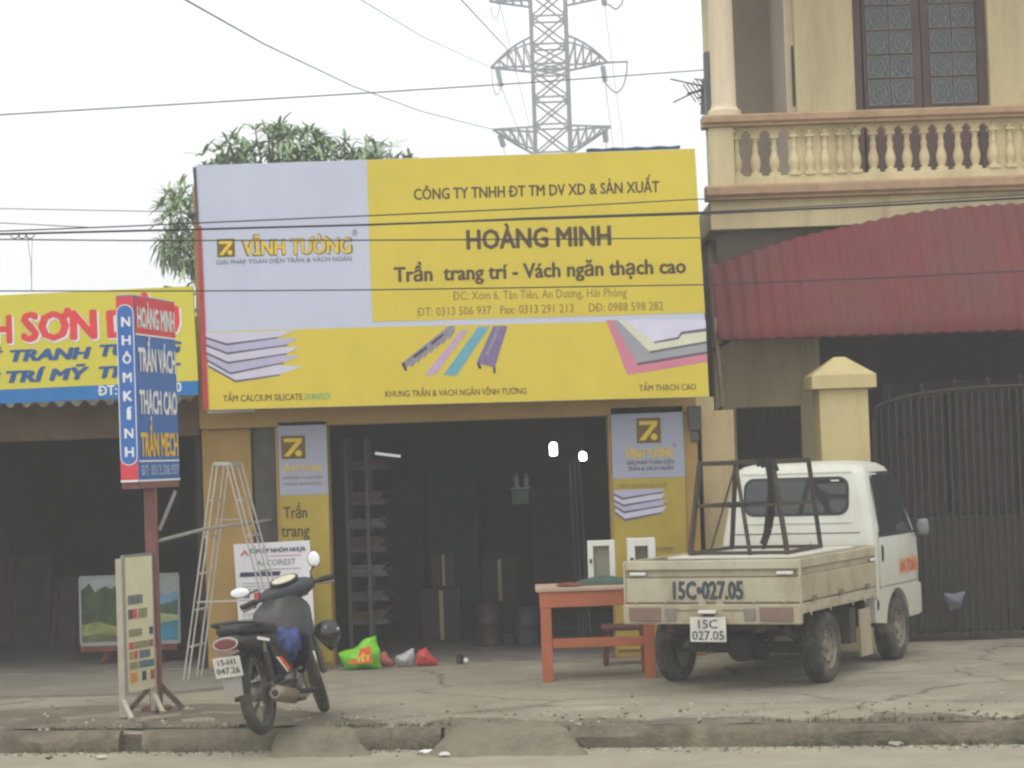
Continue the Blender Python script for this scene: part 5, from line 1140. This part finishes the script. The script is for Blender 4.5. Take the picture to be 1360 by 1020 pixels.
for x, steer in ((0, 0), (1.21, 1)):
    c_ = (x, 0, .285); mb = MB(rubber)
    mb.lathe([(.222, -.03), (.24, -.042), (.265, -.036), (.28, -.018), (.285, 0), (.28, .018), (.265, .036), (.24, .042), (.222, .03)], c_, (0, 1, 0), 44); turned(mb) if steer else 0; wl = mb.build('wheel', **BP)
    mb = MB(steel); mb.lathe([(.205, -.022), (.222, -.032), (.226, 0), (.222, .032), (.205, .022), (.21, 0), (.205, -.022)], c_, (0, 1, 0), 44)
    mb.lathe([(.001, -.05), (.055, -.05), (.06, -.03), (.06, .03), (.055, .05), (.001, .05)], c_, (0, 1, 0), 20); turned(mb) if steer else 0; mb.build('rim', wl, local=True)
    mb = MB(steel)
    for k in range(18):
        t = k * 2 * math.pi / 18; s = 1 if k % 2 else -1; mb.tube([(x + .055 * math.cos(t + .4 * s), s * .035, .285 + .055 * math.sin(t + .4 * s)), (x + .21 * math.cos(t), 0, .285 + .21 * math.sin(t))], .0035, 4)
    turned(mb) if steer else 0; mb.build('spokes', wl, local=True)
def ell(x, z, ry, rz_, n=16, y=0, tilt=0, p=2.4):
    out = []
    for k in range(n):
        t = 2 * math.pi * k / n; c, s = math.cos(t), math.sin(t)
        yy = ry * math.copysign(abs(c) ** (2 / p), c); zz_ = rz_ * math.copysign(abs(s) ** (2 / p), s)
        out.append(Vector((x - zz_ * math.sin(tilt), y + yy, z + zz_ * math.cos(tilt))))
    return out
# frame, engine, swingarm
mb = MB(dk); mb.tube([(-.25, 0, .60), (.1, 0, .52), (.42, 0, .44), (.66, 0, .56), (.86, 0, .80)], [.05, .05, .055, .05, .045], 10); mb.tube([(.42, 0, .44), (.36, 0, .28)], .04, 8); mb.build('frame', **BP)
mb = MB(steel); mb.ball((.45, 0, .31), (.17, .13, .10), 16, 10); mb.tube([(.55, 0, .33), (.80, 0, .37)], [.075, .07], 12)
for k in range(6): mb.lathe([(.001, -.003), (.088, -.003), (.088, .003), (.001, .003)], (.60 + k * .035, 0, .343 + k * .007), (1, 0, .2), 14)
mb.build('engine', **BP)
for s in (-1, 1):
    mb = MB(dk); mb.bar((0, s * .075, .285), (.40, s * .075, .33), .03, .045); mb.build('swingarm', **BP)
    mb = MB(steel); mb.tube([(-.02, s * .115, .31), (-.09, s * .12, .64)], .016, 8); mb.use(dk); mb.tube([(.0 - .03, s * .116, .36), (-.075, s * .119, .56)], .03, 10); mb.build('shock_absorber', **BP)
    mb = MB(steel); mb.tube([(1.21, s * .085, .285), (1.02, s * .085, .60), (.90, s * .085, .80)], [.026, .026, .03], 10); turned(mb).build('fork', **BP)
    mb = MB(seal); mb.tube([(.36, s * .12, .235), (.36, s * .30, .235)], .018, 8); mb.build('footpeg', **BP)
    mb = MB(seal); mb.tube([(-.02, s * .10, .31), (.12, s * .17, .33), (.13, s * .25, .33)], .014, 8); mb.build('footpeg', **BP)
mb = MB(dk); mb.box((-.03, .09, .235), (.40, .125, .345)); mb.build('chain_case', bevel=.02, **BP)
mb = MB(M('exhaust_steel', (140, 130, 112), .42, .2, 10, 0, .5, dirt=(98, 86, 70), dirt_amt=.6)); mb.tube([(.82, -.06, .32), (.72, -.12, .20), (.45, -.15, .185), (.32, -.155, .20)], .018, 10); mb.tube([(.33, -.155, .20), (.26, -.16, .215), (-.14, -.185, .275), (-.18, -.188, .28)], [.02, .052, .056, .035], 16); mb.use(seal); mb.tube([(-.179, -.188, .28), (-.186, -.188, .281)], .022, 12); mb.build('muffler', **BP)
# seat and tail
mb = MB(vinyl); mb.loft([ell(x, z, ry, rz_) for x, z, ry, rz_ in ((-.40, .735, .05, .015), (-.36, .735, .10, .035), (-.2, .735, .12, .045), (.0, .725, .125, .05), (.2, .70, .11, .05), (.36, .69, .075, .05), (.42, .68, .04, .03))]); mb.build('seat', **BP)
mb = MB(blk); mb.loft([ell(x, z, ry, rz_) for x, z, ry, rz_ in ((-.47, .665, .07, .03), (-.42, .66, .10, .055), (-.25, .645, .125, .065), (.0, .615, .13, .085), (.2, .58, .12, .11), (.38, .54, .09, .10), (.48, .50, .05, .06))]); mb.build('tail_fairing', **BP)
mb = MB(dk); mb.tube([(-.05, .135, .735), (-.30, .13, .775), (-.46, .08, .79), (-.48, 0, .792), (-.46, -.08, .79), (-.30, -.13, .775), (-.05, -.135, .735)], .012, 8); mb.build('grab_rail', **BP)
mb = MB(M('tail_lamp_red', (112, 60, 58), .25, .12, 10)); mb.loft([ell(-.44, .655, .08, .038), ell(-.475, .655, .08, .04), ell(-.488, .655, .06, .026)]); tl = mb.build('tail_light', **BP)
mb = MB(M('chrome_trim', (196, 192, 186), .25, 0, metal=.4)); r_ = ell(-.477, .658, .083, .038, 24, p=2); mb.tube(r_ + [r_[0]], .006, 6); mb.build('trim', tl, local=True)
mb = MB(faded); mb.loft([ell(-.45, .60, .08, .02), ell(-.492, .598, .07, .018)]); mb.build('reflector', tl, local=True)
mb = MB(plate_m); mb.prism([(-.50, -.095, .575), (-.50, .095, .575), (-.475, .095, .44), (-.475, -.095, .44)], (-.004, 0, 0)); npb = mb.build('number_plate', bevel=.002, **BP)
pn = Vector((-.025, 0, .135)).normalized()
text_on(npb, 'lettering', '15-H1', Vector((-.488, .06, .522)) + Vector((-.0105, 0, 0)), (0, -1, 0), pn, .12, .038, number_ink, .02, local=True); text_on(npb, 'lettering', '047.26', Vector((-.4775, .08, .465)) + Vector((-.0105, 0, 0)), (0, -1, 0), pn, .16, .04, number_ink, .02, local=True)
mb = MB(dk)
arc = [(.0 + .345 * math.cos(R(t)), .285 + .345 * math.sin(R(t))) for t in range(60, 176, 8)]
for (xa, za_), (xb, zb2) in zip(arc, arc[1:]): mb.add([(xa, -.07, za_), (xa, .07, za_), (xb, .07, zb2), (xb, -.07, zb2)], [(0, 1, 2, 3)], True)
mb.build('rear_mudguard', **BP)
mb = MB(M('mudflap_grey', (150, 148, 142), .7, .1)); mb.prism([(-.455, -.07, .45), (-.455, .07, .45), (-.43, .06, .31), (-.43, -.06, .31)], (-.005, 0, 0)); mb.build('mudflap', **BP)
# side cover with its red and white stripe
for s in (-1, 1):
    mb = MB(blk); mb.prism([(-.02, s * .118, .60), (.32, s * .118, .52), (.44, s * .10, .40), (.26, s * .115, .36), (.08, s * .12, .46)], (0, s * .018, 0)); sc_ = mb.build('side_cover', bevel=.006, **BP)
    mb = MB(M('stripe_red', (214, 70, 44), .35, .08)); mb.prism([(.10, s * .139, .50), (.18, s * .139, .50), (.38, s * .124, .40), (.30, s * .128, .385)], (0, s * .004, 0)); mb.use(M('stripe_white', (230, 228, 222), .35)); mb.prism([(.06, s * .142, .505), (.10, s * .142, .505), (.30, s * .132, .388), (.275, s * .133, .385)], (0, s * .004, 0)); mb.build('stripe', sc_, local=True)
    mb = MB(chrome); mb.bar((-.22, s * .135, .66), (-.02, s * .14, .63), .008, .02); mb.build('trim', sc_, local=True)
# leg shield, front fender, cowl
mb = MB(blk); rings = []
for z, x, hw, th in ((.30, .70, .10, .05), (.38, .70, .17, .07), (.50, .715, .215, .08), (.62, .745, .225, .085), (.74, .79, .225, .09), (.80, .82, .21, .085), (.85, .84, .165, .075), (.89, .855, .10, .06)):
    rings.append([Vector((x + th * math.sin(t) - .35 * (hw * math.cos(t)) ** 2 / hw * -.6 * 0 + (.10 * (math.cos(t) ** 2)) * -1, hw * math.cos(t), z)) for t in [2 * math.pi * k / 20 for k in range(20)]])
mb.loft(rings); mb.build('leg_shield', **BP)
mb = MB(blk)
for a0, a1 in ((38, 150),):
    arc = [(1.21 + .325 * math.cos(R(t)), .285 + .325 * math.sin(R(t))) for t in range(a0, a1 + 1, 8)]
    vs = []; fs = []
    for x, z in arc:
        for u in (-1, -.6, 0, .6, 1): vs.append((x, u * .06, z + .02 * (1 - u * u)))
    for i in range(len(arc) - 1):
        for k in range(4): a = i * 5 + k; fs.append((a, a + 1, a + 6, a + 5))
    mb.add(vs, fs, True)
turned(mb).build('front_mudguard', **BP)
# steering turned a little to the left

cow = M('handlebar_cowl', (54, 56, 60), .5, .1, 6)
mb = MB(cow); rings = []
for y, rx, rz_, xo, zo in ((-.22, .03, .03, .84, .985), (-.17, .055, .055, .85, .985), (-.09, .085, .075, .875, .985), (0, .10, .085, .885, .985), (.09, .085, .075, .875, .985), (.17, .055, .055, .85, .985), (.22, .03, .03, .84, .985)):
    rings.append([HP(xo + rx * math.cos(t), y, zo + rz_ * math.sin(t)) for t in [2 * math.pi * k / 16 for k in range(16)]])
mb.loft(rings); mb.build('handlebar_cowl', **BP)
def disc(c0, ax, rx, rz_, n=24):
    ax = Vector(ax).normalized(); sx = Vector((0, 1, 0)); sy = ax.cross(sx).normalized(); return [hb @ (Vector(c0) + sx * rx * math.cos(2 * math.pi * k / n) + sy * rz_ * math.sin(2 * math.pi * k / n)) for k in range(n)]
mb = MB(seal); mb.prism(disc((.832, 0, .99), (-.55, 0, .85), .105, .058), hb.to_3x3() @ (Vector((-.55, 0, .85)).normalized() * .018)); mb.build('speedometer_rim', **BP)
mb = MB(M('speedometer_face', (196, 190, 164), .2, .12, 20)); mb.prism(disc((.823, 0, 1.0055), (-.55, 0, .85), .088, .043), hb.to_3x3() @ (Vector((-.55, 0, .85)).normalized() * .003)); mb.build('speedometer', **BP)
mb = MB(M('headlight_lens')); mb.loft([[HP(.96 + o, ry * math.cos(t), .98 + rz_ * math.sin(t)) for t in [2 * math.pi * k / 16 for k in range(16)]] for o, ry, rz_ in ((0, .075, .06), (.025, .07, .055), (.04, .04, .03))]); mb.build('headlight', **BP)
mir = ((-1, (.87, -.28, 1.14), (.015, .045, .056)), (1, (.80, .36, 1.08), (.015, .072, .036)))
for s, mc, mr in mir:
    mb = MB(dk); mb.tube([HP(.86, s * .18, .985), HP(.80, s * .27, .985)], .014, 8); mb.build('handlebar', **BP)
    mb = MB(seal); mb.tube([HP(.80, s * .27, .985), HP(.745, s * .385, .975)], .021, 10); mb.build('grip', **BP)
    mb = MB(steel); mb.tube([HP(.83, s * .20, .99), HP(.90, s * .29, .955), HP(.86, s * .38, .945)], .008, 6); mb.build('brake_lever', **BP)
    mb = MB(seal); mb.tube([HP(.84, s * .21, 1.0), HP(.84, s * .22, 1.06), HP(mc[0], mc[1] - s * .0, mc[2] - .03)], .007, 6); mb.build('mirror_stem', **BP)
    mb = MB(dk); mb.ball(HP(mc[0] + .012, mc[1], mc[2]), (mr[0] * 1.6, mr[1] * 1.08, mr[2] * 1.08), 16, 10); mm_ = mb.build('mirror', **BP)
    mb = MB(chrome); mb.ball(HP(mc[0] - .008, mc[1], mc[2]), (mr[0], mr[1], mr[2]), 18, 10); mb.build('mirror_face', mm_, local=True)
mb = MB(dk); mb.tube([(.34, .11, .22), (.30, .21, .06), (.27, .265, .062)], .012, 6); mb.build('side_stand', **BP)
mb = MB(dk); mb.tube([(.40, -.13, .20), (.28, -.20, .19)], .012, 6); mb.box((.20, -.24, .18), (.29, -.17, .20)); mb.build('brake_pedal', **BP)
# cables, indicators, kick starter, carburettor and chain details
cabk = M('bike_cable', (24, 24, 26), .5, .1)
for s, bow in ((1, .06), (-1, .05), (-1, .10)):
    mb = MB(cabk); mb.tube([HP(.84, s * .24, .975), HP(.93, s * .22, 1.0 + bow * .3), HP(.99, s * .12, .95), HP(.95, s * .06, .84), Vector((.88, s * .05, .74))], .005, 6); mb.build('control_cable', **BP)
for s in (-1, 1):
    mb = MB(M('indicator_amber', (140, 96, 56), .25)); mb.ball(HP(.955, s * .12, .93), (.02, .04, .018), 12, 8); mb.build('indicator', **BP)
mb = MB(steel); mb.tube([(.40, -.14, .26), (.34, -.17, .38), (.33, -.22, .40)], .011, 8); mb.build('kick_starter', **BP)
mb = MB(steel); mb.lathe([(.001, -.02), (.055, -.02), (.062, 0), (.055, .014), (.03, .02), (.001, .02)], (.47, -.135, .30), (0, 1, 0), 24); mb.build('engine_cover', **BP)
mb = MB(dk); mb.tube([(.44, 0, .42), (.52, -.03, .44), (.60, -.02, .42)], .032, 10); mb.tube([(.36, .03, .46), (.46, .02, .45)], .04, 10); mb.build('carburettor', **BP)
mb = MB(steel); mb.lathe([(.001, -.012), (.09, -.012), (.09, .0), (.001, .004)], (0, -.052, .285), (0, 1, 0), 24); mb.build('brake_drum', **BP)
mb = MB(dk); mb.bar((.0, -.065, .25), (.30, -.11, .20), .008); mb.build('brake_rod', **BP)
# things hung on the bike
bl = M('blue_raincoat', (50, 64, 118), .5, .3, 12, .4)
def lump(mat, c, r, seed, amp):
    mb = MB(mat); mb.ball((0, 0, 0), r, 26, 18)
    for i, v in enumerate(mb.v):
        n_ = v.normalized(); v += n_ * amp * (noise.noise(v * 14 + Vector((seed, 0, 0))) + .5 * noise.noise(v * 31 + Vector((0, seed, 0))))
    m3 = Matrix.Translation(BW(*c)) @ bM.to_3x3().to_4x4(); mb.v = [m3 @ v for v in mb.v]; return mb
tag(lump(bl, (.50, -.075, .57), (.15, .095, .10), 4, .05).build('raincoat', sharp=80), 'rolled blue raincoat stuffed behind the leg shield of the motorbike', 'raincoat')
hm = thing('helmet', 'black open helmet hanging on the right side of the motorbike front', 'helmet', BW(.80, -.30, .50))
mb = MB(M('helmet_black', (34, 34, 38), .18, .05, spec=.6)); mb.ball((0, 0, 0), (.115, .098, .10), 24, 14)
for v in mb.v: v.z = max(v.z, -.05)
m3 = Matrix.Translation(BW(.80, -.285, .585)) @ bM.to_3x3().to_4x4() @ Matrix.Rotation(R(50), 4, 'X') @ Matrix.Rotation(R(25), 4, 'Y')
mb.v = [m3 @ v for v in mb.v]; mb.build('shell', hm)
mb = MB(dk); vz = [Vector((.075 + .05 * math.cos(t), .10 * math.sin(t), .0)) for t in [R(-70 + 14 * k) for k in range(11)]]; vs = [m3 @ v for v in vz] + [m3 @ (v + Vector((.035, 0, -.05))) for v in vz]
mb.add(vs, [(k, k + 1, k + 12, k + 11) for k in range(10)], True); mb.build('visor', hm)
mb = MB(M('pale_sticker', (170, 172, 176), .4)); mb.ball(m3 @ Vector((-.07, -.04, .06)), (.014, .014, .014), 8, 6); mb.build('badge', hm)
# ================================================================== lattice power pylon
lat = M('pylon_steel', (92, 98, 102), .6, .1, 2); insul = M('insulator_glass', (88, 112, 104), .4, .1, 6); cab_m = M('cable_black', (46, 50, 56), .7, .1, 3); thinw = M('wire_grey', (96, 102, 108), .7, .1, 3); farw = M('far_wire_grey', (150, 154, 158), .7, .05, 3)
YT = 125.0; S_ = YT / FPX
pc = at(731, 100, YT); Tx, = (pc.x,)
zof = lambda py: at(731, py, YT).z
py_ = thing('power_pylon', 'tall grey lattice power pylon rising behind the billboard', 'pylon', (Tx, YT, 0))
def hw(z):
    zt0, zt1 = zof(205), zof(-160)
    return .97 if zt0 <= z <= zt1 else (.97 + (zt0 - z) * .10 if z < zt0 else max(.1, .97 - (z - zt1) * .18))
def corner(z, k, lean=0): h = hw(z); return Vector((Tx + (-h, h, h, -h)[k], YT + (-h, -h, h, h)[k], z))
zs = [0, 4.5, 8.5, 12, 15]; zz = zof(205)
lv = [zof(p) for p in (205, 168, 132, 97, 88, 62, 25, -12, -50, -85, -125, -160)]
zs = [z for z in zs if z < lv[0] - 1] + lv + [lv[-1] + 3]
mb = MB(lat)
for k in range(4):
    for a, b in zip(zs, zs[1:]): mb.bar(corner(a, k), corner(b, k), .19)
mb.build('leg_frame', py_)
mb = MB(lat)
for a, b in zip(zs, zs[1:]):
    n = max(1, round((b - a) / 1.1)) if a >= lv[0] - .01 else 1
    for q in range(n):
        z0, z1 = a + (b - a) * q / n, a + (b - a) * (q + 1) / n
        for k in range(4): mb.bar(corner(z0, k), corner(z1, (k + 1) % 4), .085); mb.bar(corner(z1, k), corner(z0, (k + 1) % 4), .085)
    for k in range(4): mb.bar(corner(b, k), corner(b, (k + 1) % 4), .09)
mb.build('bracing', py_)
def arm(pxl, pyl, pxr, pyr, ptop, pbot, flat_top):
    """a pair of lattice arms; tips at the two photo points"""
    tips = (at(pxl, pyl, YT), at(pxr, pyr, YT)); z0, z1 = zof(pbot), zof(ptop)
    for s, tip in ((-1, tips[0]), (1, tips[1])):
        mb = MB(lat); n = 5; tip = Vector((tip.x, YT, tip.z))
        for f in (-1, 1):
            lo = Vector((Tx + s * .97, YT + f * .97, z0)); hi = Vector((Tx + s * .97, YT + f * .97, z1)); P0 = []; P1 = []
            for q in range(n + 1):
                t = q / n; bow = .22 * math.sin(math.pi * t)
                a = lo.lerp(tip, t); b = hi.lerp(tip, t)
                if flat_top: a += Vector((0, 0, -bow * .25))
                else: b += Vector((0, 0, bow))
                P0.append(a); P1.append(b)
            for q in range(n):
                mb.bar(P0[q], P0[q + 1], .11); mb.bar(P1[q], P1[q + 1], .10)
                if q: mb.bar(P0[q], P1[q], .07)
                mb.bar(P0[q], P1[q + 1], .06)
        for q in range(1, n):
            t = q / n
            a = Vector((Tx + s * .97, YT - .97, z0)).lerp(tip, t); b = Vector((Tx + s * .97, YT + .97, z0)).lerp(tip, t); mb.bar(a, b, .06)
        mb.build('cross_arm', py_)
    return tips
t1 = arm(652, 90, 807, 83, 52, 91, False); t2 = arm(655, 172, 811, 168, 171, 202, True); t3 = arm(650, 8 - 6, 806, 2 - 6, -30, 4, False)
mb = MB(lat); mb.bar(at(806, 83, YT), at(834, 82, YT), .10); mb.build('outrigger', py_)
def insulator(a, b):
    A_, B_ = at(a[0], a[1], YT), at(b[0], b[1], YT); d = B_ - A_; mb = MB(insul); prof = []; n = 9
    for k in range(n): z = d.length * (.15 + .8 * k / n); prof += [(.05, z), (.17, z + .02), (.17, z + .06), (.05, z + .085)]
    mb.lathe([(.02, 0)] + prof + [(.02, d.length)], A_, d, 10); mb.build('insulator', py_)
for a, b in (((660, 88), (666, 117)), ((800, 84), (804, 111)), ((663, 176), (669, 196)), ((803, 170), (805, 190)), ((661, -10), (664, 6)), ((801, -12), (803, 8))): insulator(a, b)
def loop(pts, r, name='jumper_loop'):
    P = [at(x, y, YT) for x, y in pts]; Q = []
    for i in range(len(P) - 1):
        for q in range(6):
            t = q / 6; p0 = P[max(i - 1, 0)]; p1 = P[i]; p2 = P[i + 1]; p3 = P[min(i + 2, len(P) - 1)]
            Q.append(.5 * ((2 * p1) + (p2 - p0) * t + (2 * p0 - 5 * p1 + 4 * p2 - p3) * t * t + (3 * p1 - p0 - 3 * p2 + p3) * t ** 3))
    mb = MB(lat if r > .04 else farw); mb.tube(Q + [P[-1]], r, 6); mb.build(name, py_)
loop([(833, 82), (832, 98), (827, 115), (819, 123), (811, 118), (804, 110)], .045); loop([(653, 92), (655, 115), (660, 126), (666, 116)], .03); loop([(828, -10), (826, 4), (818, 12), (808, 6), (803, 8)], .05); loop([(651, 8), (655, 22), (660, 24), (664, 8)], .03)
# ------------------------------------------------------------------ wires
WG = 'overhead wires'
def wire(label, pts, r, mat, sag=0, name='power_line', cat='wire', seg=14):
    P = [at(x, y, Y) for x, y, Y in pts]; Q = []
    for a, b in zip(P, P[1:]):
        for q in range(seg): t = q / seg; Q.append(a.lerp(b, t) - Vector((0, 0, sag * 4 * t * (1 - t))))
    mb = MB(mat); mb.tube(Q + [P[-1]], r, 6); o = mb.build(name); tag(o, label, cat, WG); return o
YC = 15.2
wire('thick black cable running across the middle of the billboard, the thickest one', [(-260, 315, YC), (0, 311, YC), (180, 306.5, YC), (265, 304.5, YC), (490, 298.5, YC), (700, 291, YC), (950, 283, YC), (1150, 274, YC), (1360, 263, YC), (1650, 250, YC)], .0078, cab_m, name='cable', cat='cable')
wire('thin wire just above the thick cable on the billboard, ending at the house slab', [(-260, 311, YC), (0, 307, YC), (180, 300, YC), (265, 296, YC), (490, 286.5, YC), (700, 277, YC), (900, 266, 18.6), (939, 264, 19.5), (944, 263.7, 21.2)], .005, cab_m, name='cable', cat='cable')
wire('thin wire passing through the large dark company name on the billboard', [(-260, 316, YC), (0, 318, YC), (180, 319.5, YC), (490, 319, YC), (760, 317.5, YC), (915, 316, 18.6), (938, 315.7, 19.5), (950, 315.5, 21.9)], .005, cab_m, name='cable', cat='cable')
wire('lowest wire crossing the whole scene over the left sign and the red awning', [(-260, 388, YC), (0, 386.5, YC), (265, 386.5, YC), (490, 385, YC), (700, 382, YC), (940, 378, YC), (1150, 370, YC), (1360, 360, YC), (1650, 346, YC)], .0048, cab_m, name='cable', cat='cable')
wire('thin wire just above the thick cable where it crosses the house and awning', [(560, 296, YC + .02), (700, 289.5, YC + .1), (950, 281, YC + .4), (1150, 270.5, YC + .4), (1360, 258.5, YC + .4), (1650, 243, YC + .4)], .0042, cab_m, name='cable', cat='cable')
wire('straight wire rising across the sky from the left to the house column', [(-260, 169, 16), (0, 152.5, 16), (480, 124, 17), (700, 110, 18), (941, 92.5, 20.9)], .0052, thinw)
wire('thin far wire in the sky left of the tree, above the other cables', [(-260, 275, 32), (0, 277, 32), (240, 281.5, 32)], .007, thinw)
wire('faint wire joining the cables at the left edge below the far wire', [(-260, 290, YC), (0, 296, YC), (130, 302.5, YC)], .0035, thinw)
p0, p1 = at(42, 385.5, YC), at(36, 314, YC); mb = MB(thinw); mb.tube([p1, p1.lerp(p0, .5) + Vector((.012, 0, 0)), p0], .0022, 5); mb.tube([at(43, 316, YC), at(42, 350, YC), p0], .0018, 5); tag(mb.build('hanging_wire'), 'pair of thin hanging wires between two cables at the left edge', 'wire')
mb = MB(cab_m)
for k in range(3): c_ = at(20 + 10 * k, 313, YC); mb.tube([c_ + Vector((.028 * math.cos(t), .01 * math.sin(2 * t), .018 * math.sin(t))) for t in [q * math.pi / 8 for q in range(17)]], .0035, 5)
tag(mb.build('cable_coil'), 'small tangled coil of wire tied to the thick cable at the left edge', 'cable')
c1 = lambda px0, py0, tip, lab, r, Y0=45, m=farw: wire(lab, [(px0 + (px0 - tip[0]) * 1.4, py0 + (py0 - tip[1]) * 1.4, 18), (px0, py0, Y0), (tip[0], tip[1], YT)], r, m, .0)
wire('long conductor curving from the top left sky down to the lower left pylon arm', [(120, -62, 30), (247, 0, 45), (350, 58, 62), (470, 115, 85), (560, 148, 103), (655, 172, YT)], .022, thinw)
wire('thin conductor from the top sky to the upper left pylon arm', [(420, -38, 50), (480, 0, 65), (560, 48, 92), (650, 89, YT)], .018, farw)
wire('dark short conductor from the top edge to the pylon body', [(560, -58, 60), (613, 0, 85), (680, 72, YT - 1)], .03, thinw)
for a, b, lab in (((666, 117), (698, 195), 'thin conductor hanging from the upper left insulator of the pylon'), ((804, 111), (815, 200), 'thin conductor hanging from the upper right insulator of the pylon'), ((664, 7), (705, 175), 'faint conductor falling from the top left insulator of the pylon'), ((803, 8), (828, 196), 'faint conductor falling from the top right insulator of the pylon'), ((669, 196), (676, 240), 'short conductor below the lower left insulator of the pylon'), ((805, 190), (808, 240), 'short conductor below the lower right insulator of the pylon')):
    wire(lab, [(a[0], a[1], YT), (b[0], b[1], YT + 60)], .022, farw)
# ------------------------------------------------------------------ TV antenna beside the house
an = thing('tv_antenna', 'tv antenna on a thin pole at the left edge of the house balcony', 'antenna', at(945, 330, 22.2))
mb = MB(thinw); mb.tube([at(947, 330, 22.2), at(941, 190, 22.2), at(935, 105, 22.2)], .02, 8); mb.build('pole', an)
mb = MB(thinw); mb.bar(at(913, 125, 22.2), at(945, 116, 22.3), .022); mb.bar(at(934, 112, 22.2), at(934, 152, 22.2), .05, .03)
for k in range(7): p = at(916 + 4.4 * k, 124 - 1.3 * k, 22.2); mb.tube([p + Vector((-.08, -.25, .05)), p + Vector((.08, .25, -.05))], .006, 5)
for a, b in (((890, 105), (936, 115)), ((894, 136), (932, 118)), ((922, 105), (938, 107)), ((926, 130), (940, 131)), ((928, 138), (942, 138))): mb.tube([at(a[0], a[1], 22.2), at(b[0], b[1], 22.2)], .008, 5)
mb.build('dipoles', an)
mb = MB(M('grey_metal_post', (104, 104, 102), .6, .15)); mb.box(at(938.5, 160, 21.7), at(944.5, 72, 21.85)); tag(mb.build('chimney_pipe'), 'grey upright metal plate at the left of the balcony column', 'plate')

# ================================================================== tree behind the billboard
leafm = M('leaf_green', (134, 158, 120), .55, .35, 1.2, spec=.35); leaf2 = M('leaf_light_green', (158, 176, 138), .5, .25, 1.5, spec=.35); bark = M('bark', (104, 94, 82), .9, .25, 6, .4)
YR = 27.0
tr = thing('tree', 'leafy green tree with whorled narrow leaves standing behind the billboard', 'tree', (at(385, 400, YR).x, YR, 0))
k_ = YR / FPX
c0 = at(385, 315, YR); lobes = [(at(385, 318, YR), (172 * k_, 1.5, 146 * k_)), (at(478, 262, YR), (72 * k_, .9, 62 * k_)), (at(262, 305, YR), (60 * k_, .9, 66 * k_)), (at(320, 225, YR), (50 * k_, .8, 36 * k_)), (at(385, 190, YR), (40 * k_, .6, 26 * k_)), (at(505, 238, YR), (52 * k_, .8, 46 * k_)), (at(440, 212, YR), (45 * k_, .7, 28 * k_))]
base_t = Vector((c0.x, YR, 0)); fork = Vector((c0.x + .05, YR, 2.6))
mbt = MB(bark); mbt.tube([base_t, base_t + Vector((.03, 0, .4)), base_t + Vector((-.04, 0, 1.5)), fork], [.17, .13, .11, .09], 10)
mbl = MB(leafm)
def leaf(p, d, L_, w_, droop):
    d = d.normalized(); side = d.cross(Vector((0, 0, 1)))
    side = side.normalized() if side.length > .05 else Vector((1, 0, 0)); nn = side.cross(d)
    a = p + d * L_ * .5 + nn * .01; b = p + d * L_ * .82 - Vector((0, 0, droop * .4)); c = p + d * L_ - Vector((0, 0, droop))
    mbl.add([p, p + d * L_ * .18 + side * w_ * .35, a + side * w_ * .5, b + side * w_ * .35, c, b - side * w_ * .35, a - side * w_ * .5, p + d * L_ * .18 - side * w_ * .35], [(0, 1, 7), (1, 2, 6, 7), (2, 3, 5, 6), (3, 4, 5)])
rnd = random.Random(11); ends = []
for (c, r), n in zip(lobes, (430, 110, 130, 80, 45, 85, 55)):
    for q in range(n):
        z = rnd.uniform(-1, 1); t = rnd.uniform(0, 2 * math.pi); h = math.sqrt(1 - z * z); d = Vector((h * math.cos(t), h * math.sin(t), z)); f = rnd.uniform(.62, 1.02) if rnd.random() < .8 else rnd.uniform(.3, .7)
        g = 1 + .16 * noise.noise(d * 2.2 + c)
        p = c + Vector((d.x * r[0], d.y * r[1], d.z * r[2])) * f * g
        ax = (d * .8 + Vector((0, 0, .9)) + Vector((rnd.uniform(-.4, .4), rnd.uniform(-.4, .4), 0))).normalized() if d.z > -.35 else (d + Vector((0, 0, .2))).normalized()
        mbl.use(leaf2 if rnd.random() < .35 else leafm)
        x = ax.cross(Vector((.3, .9, .1))).normalized(); y = ax.cross(x); m = rnd.randint(6, 9); L0 = rnd.uniform(.13, .28)
        for j in range(m):
            a = 2 * math.pi * j / m + rnd.uniform(-.2, .2); leaf(p, x * math.cos(a) + y * math.sin(a) + ax * rnd.uniform(.15, .8), L0 * rnd.uniform(.8, 1.15), .039, (.02 if d.z > -.2 else .10) * rnd.uniform(.5, 1.6))
        mbl.use(leafm)
        ends.append((p, ax))
for p, ax in rnd.sample(ends, 170):
    s = fork.lerp(p, .35) + Vector((rnd.uniform(-.15, .15), rnd.uniform(-.15, .15), .1)); mbt.tube([fork, s, p - ax * .12, p], [.035, .022, .010, .006], 5)
mbt.build('trunk', tr); mbl.build('crown', tr)

# ================================================================== haze (humid air; the pylon fades in it)
hm_ = bpy.data.materials.new('humid_air'); hm_.use_nodes = True; t = hm_.node_tree; t.nodes.remove(t.nodes['Principled BSDF'])
pv = t.nodes.new('ShaderNodeVolumePrincipled'); pv.inputs['Color'].default_value = (.93, .96, 1, 1); pv.inputs['Density'].default_value = .0038; pv.inputs['Anisotropy'].default_value = .2
t.links.new(pv.outputs[0], t.nodes['Material Output'].inputs['Volume'])
mb = MB(hm_); mb.box((-160, -65, -1.2), (160, 330, 46)); struct(mb.build('haze'), 'stuff')
